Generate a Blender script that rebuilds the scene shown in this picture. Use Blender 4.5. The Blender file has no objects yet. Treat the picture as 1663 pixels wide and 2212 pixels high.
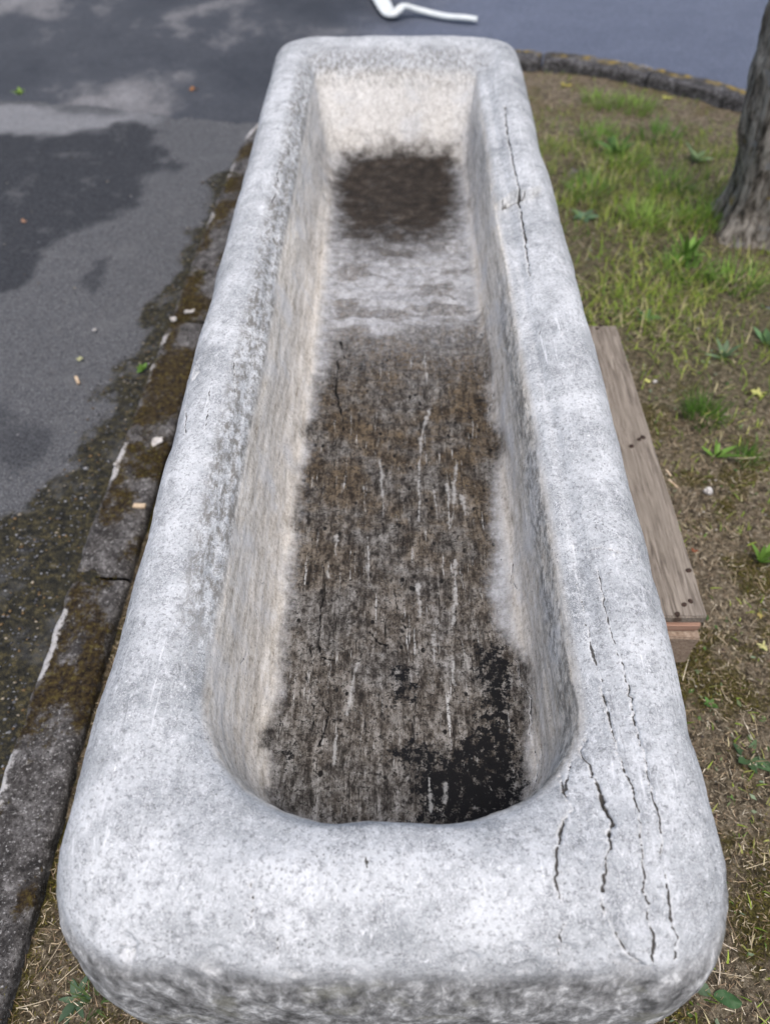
import bpy, math, random
import numpy as np
from mathutils import Vector
from mathutils.bvhtree import BVHTree

# ------------------------------------------------------------------ camera, sky, sun, exposure
S = bpy.context.scene
C = S.collection
HC = 1.5                                   # camera height above the asphalt
PITCH, YAW = math.radians(49.8), math.radians(0.65)
FPX, PCX, PCY = 1651.0, 831.5, 1106.0      # focal length and centre in photo units (1663 x 2212)
cd = bpy.data.cameras.new('camera'); cam = bpy.data.objects.new('camera', cd); C.objects.link(cam)
cam.location = (0, 0, HC)
cam.rotation_euler = (math.pi/2 - PITCH, 0, YAW)
cd.sensor_fit = 'VERTICAL'; cd.sensor_height = 36.0; cd.sensor_width = 27.0
cd.lens = 36.0*FPX/2212.0
cd.clip_start = 0.02; cd.clip_end = 500
cd.dof.use_dof = True; cd.dof.focus_distance = 1.18; cd.dof.aperture_fstop = 2.8
S.camera = cam
W = bpy.data.worlds.new('World'); S.world = W; W.use_nodes = True
wn = W.node_tree.nodes; wl = W.node_tree.links
sky = wn.new('ShaderNodeTexSky'); sky.sky_type = 'NISHITA'; sky.sun_disc = False
SUN_EL, SUN_AZ = math.radians(71), math.radians(168)     # azimuth clockwise from +Y (north)
sky.sun_elevation = SUN_EL; sky.sun_rotation = SUN_AZ
sky.air_density = 1.0; sky.dust_density = 3.5; sky.ozone_density = 1.0
wl.new(sky.outputs[0], wn['Background'].inputs[0]); wn['Background'].inputs[1].default_value = 0.125
sd = bpy.data.lights.new('sun', 'SUN'); sun = bpy.data.objects.new('sun', sd); C.objects.link(sun)
sd.energy = 1.5; sd.angle = math.radians(45); sd.color = (1.0, 0.955, 0.90)
dv = Vector((math.sin(SUN_AZ)*math.cos(SUN_EL), math.cos(SUN_AZ)*math.cos(SUN_EL), math.sin(SUN_EL)))
sun.rotation_euler = dv.to_track_quat('Z', 'Y').to_euler()
sun.location = dv*20
S.view_settings.view_transform = 'Standard'; S.view_settings.look = 'None'
S.view_settings.exposure = 0.63; S.view_settings.gamma = 1.0
S.view_settings.use_curve_mapping = False

rng = np.random.default_rng(7); random.seed(7)
GZ = -0.03                                  # soil level of the verge
RZ = 0.58                                   # rim level of the trough

# ------------------------------------------------------------------ helpers
def ray(px, py):
    u = (px-PCX)/FPX; v = (py-PCY)/FPX
    d = np.array([u, math.cos(PITCH)-v*math.sin(PITCH), -math.sin(PITCH)-v*math.cos(PITCH)])
    c, s = math.cos(YAW), math.sin(YAW)
    return np.array([d[0]*c-d[1]*s, d[0]*s+d[1]*c, d[2]])
def at(px, py, z=0.0):
    d = ray(px, py); t = (z-HC)/d[2]
    return np.array([d[0]*t, d[1]*t, z])
def ats(pts, z=0.0): return np.array([at(x, y, z) for x, y in pts])

def hash3(i, j, k, seed):
    h = (i*374761393 + j*668265263 + k*2147483647 + seed*144665) & 0xFFFFFFFF
    h = ((h ^ (h >> 13))*1274126177) & 0xFFFFFFFF
    h = ((h ^ (h >> 16))*2246822519) & 0xFFFFFFFF
    return ((h ^ (h >> 15)) & 0xFFFFFF)/float(0xFFFFFF)
def noise(p, sc=1.0, seed=0):
    """value noise 0..1; p (n,3), sc scalar or 3-vector"""
    q = p*np.asarray(sc); f = np.floor(q); i = f.astype(np.int64); t = q-f; t = t*t*t*(t*(t*6-15)+10)
    r = 0
    for a in (0, 1):
        wa = t[:, 0] if a else 1-t[:, 0]
        for b in (0, 1):
            wb = wa*(t[:, 1] if b else 1-t[:, 1])
            for c in (0, 1):
                r = r + wb*(t[:, 2] if c else 1-t[:, 2])*hash3(i[:, 0]+a, i[:, 1]+b, i[:, 2]+c, seed)
    return r
def fbm(p, sc, oct=4, seed=0, gain=.5):
    sc = np.asarray(sc, float); a = 1; s = 0; r = 0
    for o in range(oct):
        r = r+a*noise(p, sc*(2.03**o), seed+o*17); s += a; a *= gain
    return r/s
def sstep(a, b, x):
    t = np.clip((x-a)/(b-a), 0, 1); return t*t*(3-2*t)
def seg_dist(P, poly):
    """distance of points P (n,d) to polyline poly (m,d)"""
    best = np.full(len(P), 1e9)
    for a, b in zip(poly[:-1], poly[1:]):
        ab = b-a; L = max(1e-12, ab@ab); t = np.clip(((P-a)@ab)/L, 0, 1)
        best = np.minimum(best, np.linalg.norm(P-(a+t[:, None]*ab), axis=1))
    return best
def inside(P, poly):
    x, y = P[:, 0], P[:, 1]; r = np.zeros(len(P), bool); n = len(poly)
    for i in range(n):
        x1, y1 = poly[i][:2]; x2, y2 = poly[(i+1) % n][:2]
        if y1 == y2: continue
        c = ((y1 > y) != (y2 > y)) & (x < (x2-x1)*(y-y1)/(y2-y1)+x1); r ^= c
    return r
def sdist(P, poly):
    """signed distance, positive inside"""
    q = np.array([p[:2] for p in poly]); d = seg_dist(P[:, :2], np.vstack([q, q[:1]]))
    return np.where(inside(P, q), d, -d)

def mesh_np(name, V, F, mat=None, parent=None, smooth=True, attrs=None):
    """F: list of (k,n) int arrays of equal-size faces"""
    me = bpy.data.meshes.new(name)
    F = [np.asarray(f, np.int32) for f in (F if isinstance(F, list) else [F]) if len(f)]
    V = np.asarray(V, np.float32)
    me.vertices.add(len(V)); me.vertices.foreach_set('co', V.ravel())
    li = np.concatenate([f.ravel() for f in F]); tot = np.concatenate([np.full(len(f), f.shape[1], np.int32) for f in F])
    st = np.concatenate([[0], np.cumsum(tot)[:-1]]).astype(np.int32)
    me.loops.add(len(li)); me.loops.foreach_set('vertex_index', li)
    me.polygons.add(len(tot)); me.polygons.foreach_set('loop_start', st); me.polygons.foreach_set('loop_total', tot)
    me.polygons.foreach_set('use_smooth', np.full(len(tot), smooth))
    for k, a in (attrs or {}).items():
        a = np.asarray(a, np.float32)
        if a.ndim == 1:
            at_ = me.attributes.new(k, 'FLOAT', 'POINT'); at_.data.foreach_set('value', a)
        else:
            if a.shape[1] == 3: a = np.hstack([a, np.ones((len(a), 1), np.float32)])
            at_ = me.attributes.new(k, 'FLOAT_COLOR', 'POINT'); at_.data.foreach_set('color', a.ravel())
    me.update(); me.validate()
    if mat: me.materials.append(mat)
    o = bpy.data.objects.new(name, me); C.objects.link(o); o.parent = parent
    return o
def empty(name, loc):
    o = bpy.data.objects.new(name, None); C.objects.link(o); o.location = loc; o.empty_display_size = .05; return o
def tag(o, label=None, cat=None, group=None, kind=None):
    if label: o['label'] = label
    if cat: o['category'] = cat
    if group: o['group'] = group
    if kind: o['kind'] = kind
    return o

def box_mesh(name, sx, sy, sz, bev=.003, seg=(1, 1, 1), amp=0.0, seed=0, mat=None, parent=None, loc=(0, 0, 0), fr=25):
    """chamfered box, subdivided, with rough faces; origin at its centre bottom"""
    import bmesh
    bm = bmesh.new(); bmesh.ops.create_cube(bm, size=1)
    bmesh.ops.scale(bm, vec=(sx, sy, sz), verts=bm.verts)
    bmesh.ops.bevel(bm, geom=bm.edges[:], offset=bev, segments=2, affect='EDGES')
    for ax, n in enumerate(seg):
        L = (sx, sy, sz)[ax]
        for k in range(1, n):
            co = [0, 0, 0]; co[ax] = -L/2+L*k/n; no = [0, 0, 0]; no[ax] = 1
            bmesh.ops.bisect_plane(bm, geom=bm.verts[:]+bm.edges[:]+bm.faces[:], plane_co=co, plane_no=no)
    if amp:
        P = np.array([v.co[:] for v in bm.verts])
        for a in range(3):
            d = (fbm(P+seed, (fr, fr, fr), 3, seed+a*5)-.5)*2*amp
            for v, q in zip(bm.verts, d): v.co[a] += q
    for v in bm.verts: v.co.z += sz/2
    me = bpy.data.meshes.new(name); bm.to_mesh(me); bm.free()
    if mat: me.materials.append(mat)
    o = bpy.data.objects.new(name, me); C.objects.link(o); o.parent = parent; o.location = loc
    return o

# ------------------------------------------------------------------ material helper
class NT:
    def __init__(s, name, rough=.85):
        s.m = bpy.data.materials.new(name); s.m.use_nodes = True
        s.n = s.m.node_tree.nodes; s.l = s.m.node_tree.links
        s.b = s.n['Principled BSDF']; s.b.inputs['Roughness'].default_value = rough; s.b.inputs['Specular IOR Level'].default_value = .22
        s.tc = s.n.new('ShaderNodeTexCoord').outputs['Object']
        s.geo = s.n.new('ShaderNodeNewGeometry').outputs['Position']
    def _set(s, inp, v):
        if hasattr(v, 'is_output') or isinstance(v, bpy.types.NodeSocket): s.l.new(v, inp)
        else:
            if inp.type == 'RGBA' and len(v) == 3: v = (*v, 1)
            inp.default_value = v
    def map(s, scale, vec=None, loc=(0, 0, 0), rot=(0, 0, 0)):
        n = s.n.new('ShaderNodeMapping'); s._set(n.inputs['Vector'], vec or s.geo)
        n.inputs['Scale'].default_value = scale; n.inputs['Location'].default_value = loc; n.inputs['Rotation'].default_value = rot
        return n.outputs[0]
    def noise(s, scale, detail=4, rough=.55, vec=None, dist=0.0, typ=None):
        n = s.n.new('ShaderNodeTexNoise'); s._set(n.inputs['Vector'], vec or s.geo)
        if typ: n.noise_type = typ
        n.inputs['Scale'].default_value = scale; n.inputs['Detail'].default_value = detail
        n.inputs['Roughness'].default_value = rough; n.inputs['Distortion'].default_value = dist
        return n.outputs['Fac']
    def vor(s, scale, feature='F1', vec=None, out='Distance', rnd=1.0):
        n = s.n.new('ShaderNodeTexVoronoi'); n.feature = feature; s._set(n.inputs['Vector'], vec or s.geo)
        n.inputs['Scale'].default_value = scale; n.inputs['Randomness'].default_value = rnd
        return n.outputs[out]
    def ramp(s, v, stops, ease=False):
        n = s.n.new('ShaderNodeValToRGB'); s._set(n.inputs[0], v); e = n.color_ramp.elements
        if ease: n.color_ramp.interpolation = 'EASE'
        while len(e) < len(stops): e.new(.5)
        for k, (p, c) in zip(e, stops):
            k.position = p; k.color = (c, c, c, 1) if not hasattr(c, '__len__') else (*c, 1)
        return n.outputs[0]
    def sm(s, v, a, b, lo=0.0, hi=1.0):
        n = s.n.new('ShaderNodeMapRange'); n.interpolation_type = 'SMOOTHSTEP'; s._set(n.inputs[0], v)
        n.inputs[1].default_value = a; n.inputs[2].default_value = b; n.inputs[3].default_value = lo; n.inputs[4].default_value = hi
        return n.outputs[0]
    def mix(s, f, a, b, mode='MIX'):
        n = s.n.new('ShaderNodeMix'); n.data_type = 'RGBA'; n.blend_type = mode
        s._set(n.inputs[0], f); s._set(n.inputs[6], a); s._set(n.inputs[7], b); return n.outputs[2]
    def math(s, op, a, b=0.0, clamp=False):
        n = s.n.new('ShaderNodeMath'); n.operation = op; n.use_clamp = clamp; s._set(n.inputs[0], a); s._set(n.inputs[1], b); return n.outputs[0]
    def attr(s, name, out='Fac'):
        n = s.n.new('ShaderNodeAttribute'); n.attribute_name = name; return n.outputs[out]
    def sep(s, v):
        n = s.n.new('ShaderNodeSeparateColor'); s._set(n.inputs[0], v); return n.outputs
    def bump(s, h, strength=.5, dist=.01, prev=None):
        n = s.n.new('ShaderNodeBump'); s._set(n.inputs['Height'], h); n.inputs['Strength'].default_value = strength
        n.inputs['Distance'].default_value = dist
        if prev: s.l.new(prev, n.inputs['Normal'])
        return n.outputs[0]
    def out(s, col=None, normal=None, rough=None):
        if col is not None: s._set(s.b.inputs['Base Color'], col)
        if normal is not None: s.l.new(normal, s.b.inputs['Normal'])
        if rough is not None: s._set(s.b.inputs['Roughness'], rough)
        return s.m

# ------------------------------------------------------------------ materials
def mat_stone():
    t = NT('weathered_stone', .82)
    A = t.n.new('ShaderNodeAttribute'); A.attribute_name = 'wear'; a = t.sep(A.outputs['Color'])
    crack, stain, black, beige = a[0], a[1], a[2], A.outputs['Alpha']
    B = t.n.new('ShaderNodeAttribute'); B.attribute_name = 'wear_shade'; b = t.sep(B.outputs['Color'])
    lichen, silt, rough = b[0], b[1], b[2]
    n_big = t.noise(7, 5, .65); n_mid = t.noise(26, 6, .7, dist=.4); n_fine = t.noise(170, 4, .75); n_grit = t.noise(480, 2, .6)
    col = t.ramp(n_big, [(.34, (.235, .247, .254)), (.48, (.40, .412, .418)), (.62, (.57, .58, .584))])
    col = t.mix(t.sm(n_mid, .44, .70, 0, .9), col, (.25, .258, .265))
    col = t.mix(t.sm(t.noise(50, 7, .74, dist=.3), .47, .74, 0, .85), col, (.64, .65, .656))
    col = t.mix(t.math('MULTIPLY', t.sm(n_fine, .52, .61), .65), col, (.16, .163, .165))
    col = t.mix(t.math('MULTIPLY', t.sm(n_grit, .52, .66), .45), col, (.76, .76, .76))
    # thin pale scratches
    rid = t.math('ABSOLUTE', t.math('SUBTRACT', t.noise(60, 4, .65, vec=t.map((1, .45, 1)), dist=1.5), .5))
    col = t.mix(t.math('MULTIPLY', t.sm(rid, .012, .0), t.sm(n_mid, .4, .55, .15, .8)), col, (.83, .835, .84))
    vn = t.noise(1, 5, .7, vec=t.map((150, 9, 120), loc=(2, 5, 1)))
    vmask = t.sm(t.noise(6, 4, .6), .40, .62, .15, .9)
    col = t.mix(t.math('MULTIPLY', t.sm(vn, .58, .68), vmask), col, (.72, .725, .73))
    col = t.mix(t.math('MULTIPLY', t.sm(vn, .40, .31), t.math('MULTIPLY', vmask, .75)), col, (.19, .193, .197))
    # rough pick-dressed outer faces, with their shade put into a darker colour
    rg = t.noise(42, 7, .75, vec=t.map((1.1, 1.1, .45)), dist=.3)
    rgc = t.ramp(rg, [(.36, (.085, .083, .08)), (.45, (.20, .197, .19)), (.54, (.35, .345, .335)), (.64, (.72, .71, .69))])
    rgc = t.mix(t.math('MULTIPLY', t.sm(t.noise(11, 4), .58, .72), .35), rgc, (.30, .29, .21))
    col = t.mix(rough, col, rgc)
    # inner walls: beige, streaked along the length
    stk = t.math('ADD', t.math('MULTIPLY', t.noise(1, 6, .75, vec=t.map((80, 11, 60))), .55), t.math('MULTIPLY', t.noise(95, 6, .8), .45))
    bc = t.ramp(stk, [(.36, (.21, .178, .14)), (.44, (.48, .435, .37)), (.53, (.67, .622, .55)), (.64, (.80, .77, .715))])
    bc = t.mix(t.math('MULTIPLY', t.sm(n_fine, .55, .66), .5), bc, (.17, .15, .125))
    bc = t.mix(t.sm(t.noise(9, 4), .5, .68), bc, t.mix(.5, bc, (.62, .62, .62)))
    col = t.mix(beige, col, bc)
    fg = t.ramp(t.noise(45, 7, .78, vec=t.map((1, .9, 1))), [(.36, (.09, .087, .086)), (.47, (.21, .212, .22)), (.60, (.38, .388, .41))])
    col = t.mix(t.math('MULTIPLY', B.outputs['Alpha'], .75), col, fg)
    # floor stains
    fl = t.math('ADD', t.math('MULTIPLY', t.noise(60, 8, .8, vec=t.map((1, .65, 1))), .70), t.math('MULTIPLY', t.noise(1, 5, .7, vec=t.map((110, 13, 30))), .30))
    fc = t.ramp(fl, [(.41, (.012, .010, .009)), (.465, (.058, .051, .044)), (.53, (.125, .116, .105)), (.63, (.25, .24, .225))])
    br = t.sm(t.noise(9, 6, .7), .40, .58)
    sy = t.n.new('ShaderNodeSeparateXYZ'); t.l.new(t.geo, sy.inputs[0])
    br = t.math('MULTIPLY', br, t.sm(sy.outputs[1], .45, 1.15, .45, .95))
    fc = t.mix(br, fc, t.mix(t.sm(fl, .40, .60), (.020, .014, .009), (.125, .092, .056)))
    nearg = t.sm(sy.outputs[1], 1.05, .60)
    fc = t.mix(t.math('MULTIPLY', nearg, t.sm(fl, .44, .56, .05, .4)), fc, t.mix(t.sm(fl, .46, .62), (.13, .122, .112), (.34, .33, .315)))
    hair = t.noise(1, 6, .75, vec=t.map((150, 12, 40), loc=(7, 3, 0)))
    fc = t.mix(t.math('MULTIPLY', t.sm(hair, .43, .37), t.sm(t.noise(12, 4), .38, .55, .25, .95)), fc, (.010, .008, .006))
    ws = t.noise(1, 6, .72, vec=t.map((105, 8, 20), loc=(3, 1, 0)))
    fc = t.mix(t.math('MULTIPLY', t.sm(ws, .585, .66), t.sm(t.noise(9, 4, .6), .44, .58, .05, .9)), fc, (.46, .455, .44))
    spots = t.sm(t.math('ADD', t.vor(48, vec=t.map((1, .7, 1))), t.math('MULTIPLY', t.noise(120, 3), .12)), .27, .21)
    fc = t.mix(t.math('MULTIPLY', spots, t.sm(t.noise(22, 3), .45, .55)), fc, (.008, .007, .006))
    fc = t.mix(t.math('MULTIPLY', t.sm(t.noise(150, 6, .8, dist=.5), .52, .58), .9), fc, (.012, .010, .008))
    e_noise = t.math('MULTIPLY', t.math('SUBTRACT', t.noise(100, 6, .75), .5), .9)
    col = t.mix(t.sm(t.math('ADD', stain, t.math('MULTIPLY', e_noise, t.sm(stain, .02, .2))), .12, .85), col, fc)
    bk = t.math('ADD', black, t.math('MULTIPLY', t.math('SUBTRACT', t.noise(70, 8, .82), .5), 4.0))
    col = t.mix(t.math('MULTIPLY', t.sm(bk, .42, .62), t.sm(black, .02, .2)), col, (.0035, .0035, .004))
    pk = t.math('ADD', t.attr('pale'), t.math('MULTIPLY', t.math('SUBTRACT', t.noise(110, 6, .8), .5), 2.2))
    col = t.mix(t.math('MULTIPLY', t.sm(pk, .55, 1.05), t.sm(t.attr('pale'), .15, .6, 0, .62)), col, (.42, .415, .40))
    # dark silt patch at the far end
    sc = t.ramp(t.noise(30, 6, .7), [(.3, (.010, .008, .006)), (.55, (.032, .025, .019)), (.75, (.075, .062, .05))])
    sn = t.math('ADD', silt, t.math('MULTIPLY', t.math('SUBTRACT', t.noise(26, 6, .7), .5), 1.1))
    col = t.mix(t.math('MULTIPLY', t.sm(sn, .05, .95), t.sm(silt, .02, .2)), col, sc)
    # lichen specks
    lv = t.noise(1, 7, .8, vec=t.map((95, 38, 60))); lf = t.math('MULTIPLY', lichen, t.sm(lv, .43, .60))
    col = t.mix(t.math('MULTIPLY', lf, .95), col, t.mix(n_fine, (.075, .072, .064), (.26, .245, .22)))
    ls = t.math('MULTIPLY', t.sm(t.vor(190), .3, .2), t.sm(t.noise(18, 4, .6), .56, .66))
    col = t.mix(t.math('MULTIPLY', ls, .75), col, (.12, .12, .115))
    ck = t.math('ADD', crack, t.math('MULTIPLY', t.math('SUBTRACT', t.noise(260, 4, .7), .5), .13))
    col = t.mix(t.math('MULTIPLY', t.sm(ck, .52, .66), t.math('MULTIPLY', t.sm(crack, .80, .66, 0, .5), t.math('SUBTRACT', 1.0, B.outputs['Alpha']))), col, (.70, .70, .69))
    col = t.mix(t.sm(ck, .70, .84), col, t.mix(B.outputs['Alpha'], (.075, .070, .064), (.004, .0035, .003)))
    h = t.math('ADD', t.math('MULTIPLY', n_fine, .5), t.math('ADD', t.math('MULTIPLY', n_grit, .25), t.math('MULTIPLY', t.noise(75, 6, .7, dist=.8), .9)))
    h = t.math('ADD', h, t.math('MULTIPLY', t.math('MULTIPLY', rg, rough), 1.6))
    h = t.math('ADD', h, t.math('MULTIPLY', t.math('MULTIPLY', stk, beige), .25))
    return t.out(col, t.bump(h, .6, .0036))

def mat_asphalt_old():
    t = NT('old_asphalt', .88)
    A = t.n.new('ShaderNodeAttribute'); A.attribute_name = 'wear'; a = t.sep(A.outputs['Color'])
    dark, moss, light = a[0], a[1], a[2]
    v = t.vor(230, out='Color'); vg = t.sep(v)[0]; vd = t.vor(230)
    col = t.mix(vg, (.050, .051, .055), (.125, .127, .134))
    col = t.mix(t.sm(t.noise(300, 3), .55, .68), col, (.27, .265, .26))
    dk = t.mix(vg, (.022, .024, .028), (.062, .064, .070))
    col = t.mix(dark, col, dk)
    col = t.mix(light, col, t.mix(vg, (.18, .18, .185), (.30, .30, .31)))
    mcol = t.ramp(t.noise(60, 5, .7), [(.35, (.010, .010, .009)), (.5, (.030, .028, .020)), (.62, (.075, .062, .028)), (.75, (.14, .13, .115))])
    mm = t.math('ADD', moss, t.math('MULTIPLY', t.math('SUBTRACT', t.noise(40, 5, .7), .5), .9))
    col = t.mix(t.math('MULTIPLY', t.sm(mm, .3, .7), t.sm(moss, .02, .2)), col, mcol)
    col = t.mix(t.math('MULTIPLY', t.sm(t.noise(7, 5, .6), .55, .7), .4), col, (.15, .15, .152))
    h = t.math('ADD', t.math('MULTIPLY', vd, -1.0), t.noise(400, 2))
    return t.out(col, t.bump(h, .8, .004))
def mat_road():
    t = NT('road_asphalt', .72)
    sx = t.n.new('ShaderNodeSeparateXYZ'); t.l.new(t.geo, sx.inputs[0])
    n = t.noise(1.6, 5, .6, vec=t.map((1, .8, 1), rot=(0, 0, .5)))
    m = t.sm(t.math('ADD', sx.outputs[0], t.math('MULTIPLY', t.math('SUBTRACT', t.noise(.8, 3), .5), 1.2)), -.5, .5)   # newer surfacing to the right
    old = t.ramp(n, [(.35, (.038, .041, .048)), (.52, (.058, .061, .069)), (.6, (.14, .137, .14)), (.72, (.22, .215, .217))])
    new = t.mix(t.noise(4, 5, .6), (.095, .108, .145), (.155, .172, .22))
    col = t.mix(m, old, new)
    v = t.sep(t.vor(190, out='Color'))[0]
    col = t.mix(.5, col, t.mix(v, t.mix(1.0, col, (.45, .45, .45), 'MULTIPLY'), t.mix(1.0, col, (1.7, 1.7, 1.7), 'MULTIPLY')))
    return t.out(col, t.bump(t.vor(190), .6, .004))
def mat_soil():
    t = NT('mossy_soil', .95)
    A = t.n.new('ShaderNodeAttribute'); A.attribute_name = 'wear'; a = t.sep(A.outputs['Color'])
    n1 = t.noise(60, 8, .8, dist=.3); n2 = t.noise(170, 5, .78)
    col = t.ramp(n1, [(.37, (.020, .015, .010)), (.46, (.085, .066, .042)), (.54, (.20, .160, .105)), (.64, (.38, .32, .23))])
    col = t.mix(t.sm(n2, .56, .64), col, (.44, .375, .27))
    mossc = t.ramp(n2, [(.40, (.020, .016, .006)), (.52, (.085, .072, .018)), (.65, (.18, .155, .045))])
    mm = t.math('ADD', a[0], t.math('MULTIPLY', t.math('SUBTRACT', t.noise(75, 7, .8), .5), 2.6))
    col = t.mix(t.math('MULTIPLY', t.sm(mm, .30, 1.0), t.sm(a[0], .03, .2)), col, mossc)
    grc = t.ramp(n1, [(.35, (.035, .04, .012)), (.6, (.11, .115, .04)), (.75, (.24, .21, .11))])
    col = t.mix(t.math('MULTIPLY', a[1], .35), col, grc)
    col = t.mix(t.math('MULTIPLY', a[2], t.sm(n1, .4, .55, .05, .6)), col, t.mix(n2, (.26, .19, .12), (.46, .37, .25)))
    return t.out(col, t.bump(t.math('ADD', n1, t.math('MULTIPLY', n2, .7)), 1.0, .012))
def mat_kerb():
    t = NT('mossy_kerb_stone', .92)
    A = t.n.new('ShaderNodeAttribute'); A.attribute_name = 'wear'; a = t.sep(A.outputs['Color'])
    edge, moss, ochre = a[0], a[1], a[2]
    n1 = t.noise(24, 7, .78); n2 = t.noise(150, 5, .8)
    col = t.ramp(n1, [(.36, (.022, .020, .019)), (.48, (.065, .060, .057)), (.58, (.14, .132, .128)), (.70, (.32, .31, .30))])
    col = t.mix(t.sm(n2, .57, .64), col, (.42, .41, .40))
    col = t.mix(t.sm(n2, .46, .38), col, (.020, .018, .017))
    mc = t.ramp(t.noise(90, 5, .7), [(.34, (.008, .006, .004)), (.48, (.030, .020, .010)), (.58, (.065, .046, .015)), (.70, (.12, .105, .03))])
    mm = t.math('ADD', moss, t.math('MULTIPLY', t.math('SUBTRACT', t.noise(60, 7, .8), .5), 2.4))
    col = t.mix(t.math('MULTIPLY', t.sm(mm, .25, .75), t.sm(moss, .02, .15)), col, mc)
    col = t.mix(t.math('MULTIPLY', t.sm(t.math('ADD', edge, t.math('MULTIPLY', t.math('SUBTRACT', t.noise(50, 6, .78), .5), 2.4)), .5, .95), t.sm(edge, .02, .2)), col, (.50, .485, .47))
    col = t.mix(t.math('MULTIPLY', ochre, t.sm(t.noise(13, 5, .7), .46, .6)), col, (.34, .235, .055))
    return t.out(col, t.bump(t.math('ADD', n1, n2), .8, .005))
def mat_wood():
    t = NT('weathered_pallet_wood', .85)
    oi = t.n.new('ShaderNodeObjectInfo')
    vec = t.n.new('ShaderNodeVectorMath'); vec.operation = 'ADD'; t.l.new(t.tc, vec.inputs[0])
    sc = t.math('MULTIPLY', oi.outputs['Random'], 7.0); t.l.new(sc, vec.inputs[1])
    v = vec.outputs[0]
    g = t.noise(1, 6, .65, vec=t.map((170, 9, 170), vec=v), dist=.8)
    col = t.ramp(g, [(.32, (.085, .070, .056)), (.46, (.175, .147, .120)), (.56, (.25, .215, .178)), (.7, (.33, .288, .242))])
    big = t.noise(6, 4, .6, vec=v)
    col = t.mix(t.math('MULTIPLY', t.sm(big, .5, .7), .5), col, (.22, .19, .155))
    kn = t.vor(5.5, vec=t.map((1.4, .7, 1.4), vec=v)); col = t.mix(t.sm(kn, .10, .05, 0, .75), col, (.075, .045, .032))
    col = t.mix(t.sm(t.noise(10, 5, .6, vec=v), .62, .75, 0, .45), col, (.10, .075, .06))
    return t.out(col, t.bump(g, .55, .003))
def mat_endgrain():
    t = NT('sawn_pallet_block', .9)
    g = t.noise(160, 5, .75, vec=t.map((.8, .8, 1.6)))
    col = t.ramp(g, [(.35, (.19, .13, .09)), (.55, (.32, .245, .185)), (.72, (.50, .42, .34))])
    return t.out(col, t.bump(g, .8, .004))
def mat_lath():
    t = NT('reddish_pallet_wood', .85)
    g = t.noise(1, 5, .65, vec=t.map((6, 90, 110)))
    return t.out(t.ramp(g, [(.3, (.22, .125, .085)), (.6, (.36, .225, .165)), (.75, (.42, .29, .22))]), t.bump(g, .4, .003))
def mat_bark():
    t = NT('tree_bark', .95)
    g = t.noise(1, 7, .7, vec=t.map((40, 40, 11)), dist=.5)
    col = t.ramp(g, [(.36, (.035, .030, .024)), (.46, (.15, .13, .107)), (.55, (.30, .27, .232)), (.70, (.46, .43, .38))])
    l = t.sm(t.noise(17, 5, .6), .60, .68)
    col = t.mix(t.math('MULTIPLY', l, .8), col, (.27, .265, .26))
    y = t.sm(t.noise(9, 4, .6, vec=t.map((1, 1, 1), loc=(5, 2, 1))), .64, .70)
    col = t.mix(t.math('MULTIPLY', y, .75), col, (.26, .19, .045))
    return t.out(col, t.bump(g, 1.0, .015))
def mat_vcol(name, rough=.7, trans=0.0, jitter=.25):
    t = NT(name, rough); c = t.attr('tint', 'Color')
    c2 = t.mix(t.noise(160, 3), t.mix(1.0, c, (1-jitter,)*3, 'MULTIPLY'), t.mix(1.0, c, (1+jitter,)*3, 'MULTIPLY'))
    t.out(c2)
    if trans:
        tr = t.n.new('ShaderNodeBsdfTranslucent'); t.l.new(c2, tr.inputs[0])
        mx = t.n.new('ShaderNodeMixShader'); mx.inputs[0].default_value = trans
        t.l.new(t.b.outputs[0], mx.inputs[1]); t.l.new(tr.outputs[0], mx.inputs[2])
        t.l.new(mx.outputs[0], t.n['Material Output'].inputs[0])
    return t.m
def mat_plain(name, c1, c2, scale=60, rough=.8, bump=.4):
    t = NT(name, rough); n = t.noise(scale, 5, .65); return t.out(t.mix(t.sm(n, .3, .7), c1, c2), t.bump(n, bump, .003))

M = dict(stone=mat_stone(), asphalt=mat_asphalt_old(), road=mat_road(), soil=mat_soil(), kerb=mat_kerb(), wood=mat_wood(),
         block=mat_endgrain(), lath=mat_lath(), bark=mat_bark(), grass=mat_vcol('grass_blades', .55, .35),
         straw=mat_vcol('dry_straw', .8), leaf=mat_vcol('broad_leaves', .5, .25), pebble=mat_vcol('loose_pebbles', .85),
         iron=mat_plain('rusty_iron', (.022, .016, .013), (.06, .035, .025), 200, .7),
         chip=mat_plain('fresh_wood_chip', (.42, .30, .19), (.62, .50, .36), 90),
         white=mat_plain('white_plastic', (.70, .72, .69), (.80, .82, .79), 20, .5, .1),
         whitestone=mat_plain('white_stone', (.36, .34, .32), (.66, .63, .60), 90))

# ------------------------------------------------------------------ setting: road, old asphalt, verge, kerb
def grid(x0, x1, y0, y1, st):
    nx = int((x1-x0)/st)+1; ny = int((y1-y0)/st)+1
    X, Y = np.meshgrid(np.linspace(x0, x1, nx), np.linspace(y0, y1, ny))
    P = np.stack([X.ravel(), Y.ravel(), np.zeros(X.size)], 1)
    i = (np.arange(ny-1)[:, None]*nx+np.arange(nx-1)).ravel()
    return P, np.stack([i, i+1, i+nx+1, i+nx], 1)
def prune(P, F, keep):
    F = F[keep]; u, inv = np.unique(F, return_inverse=True); return P[u], inv.reshape(F.shape), u

P, F = grid(-150, 150, -150, 150, 10.0); P[:, 2] = -.045
tag(mesh_np('road', P, F, M['road']), kind='structure')

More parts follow.
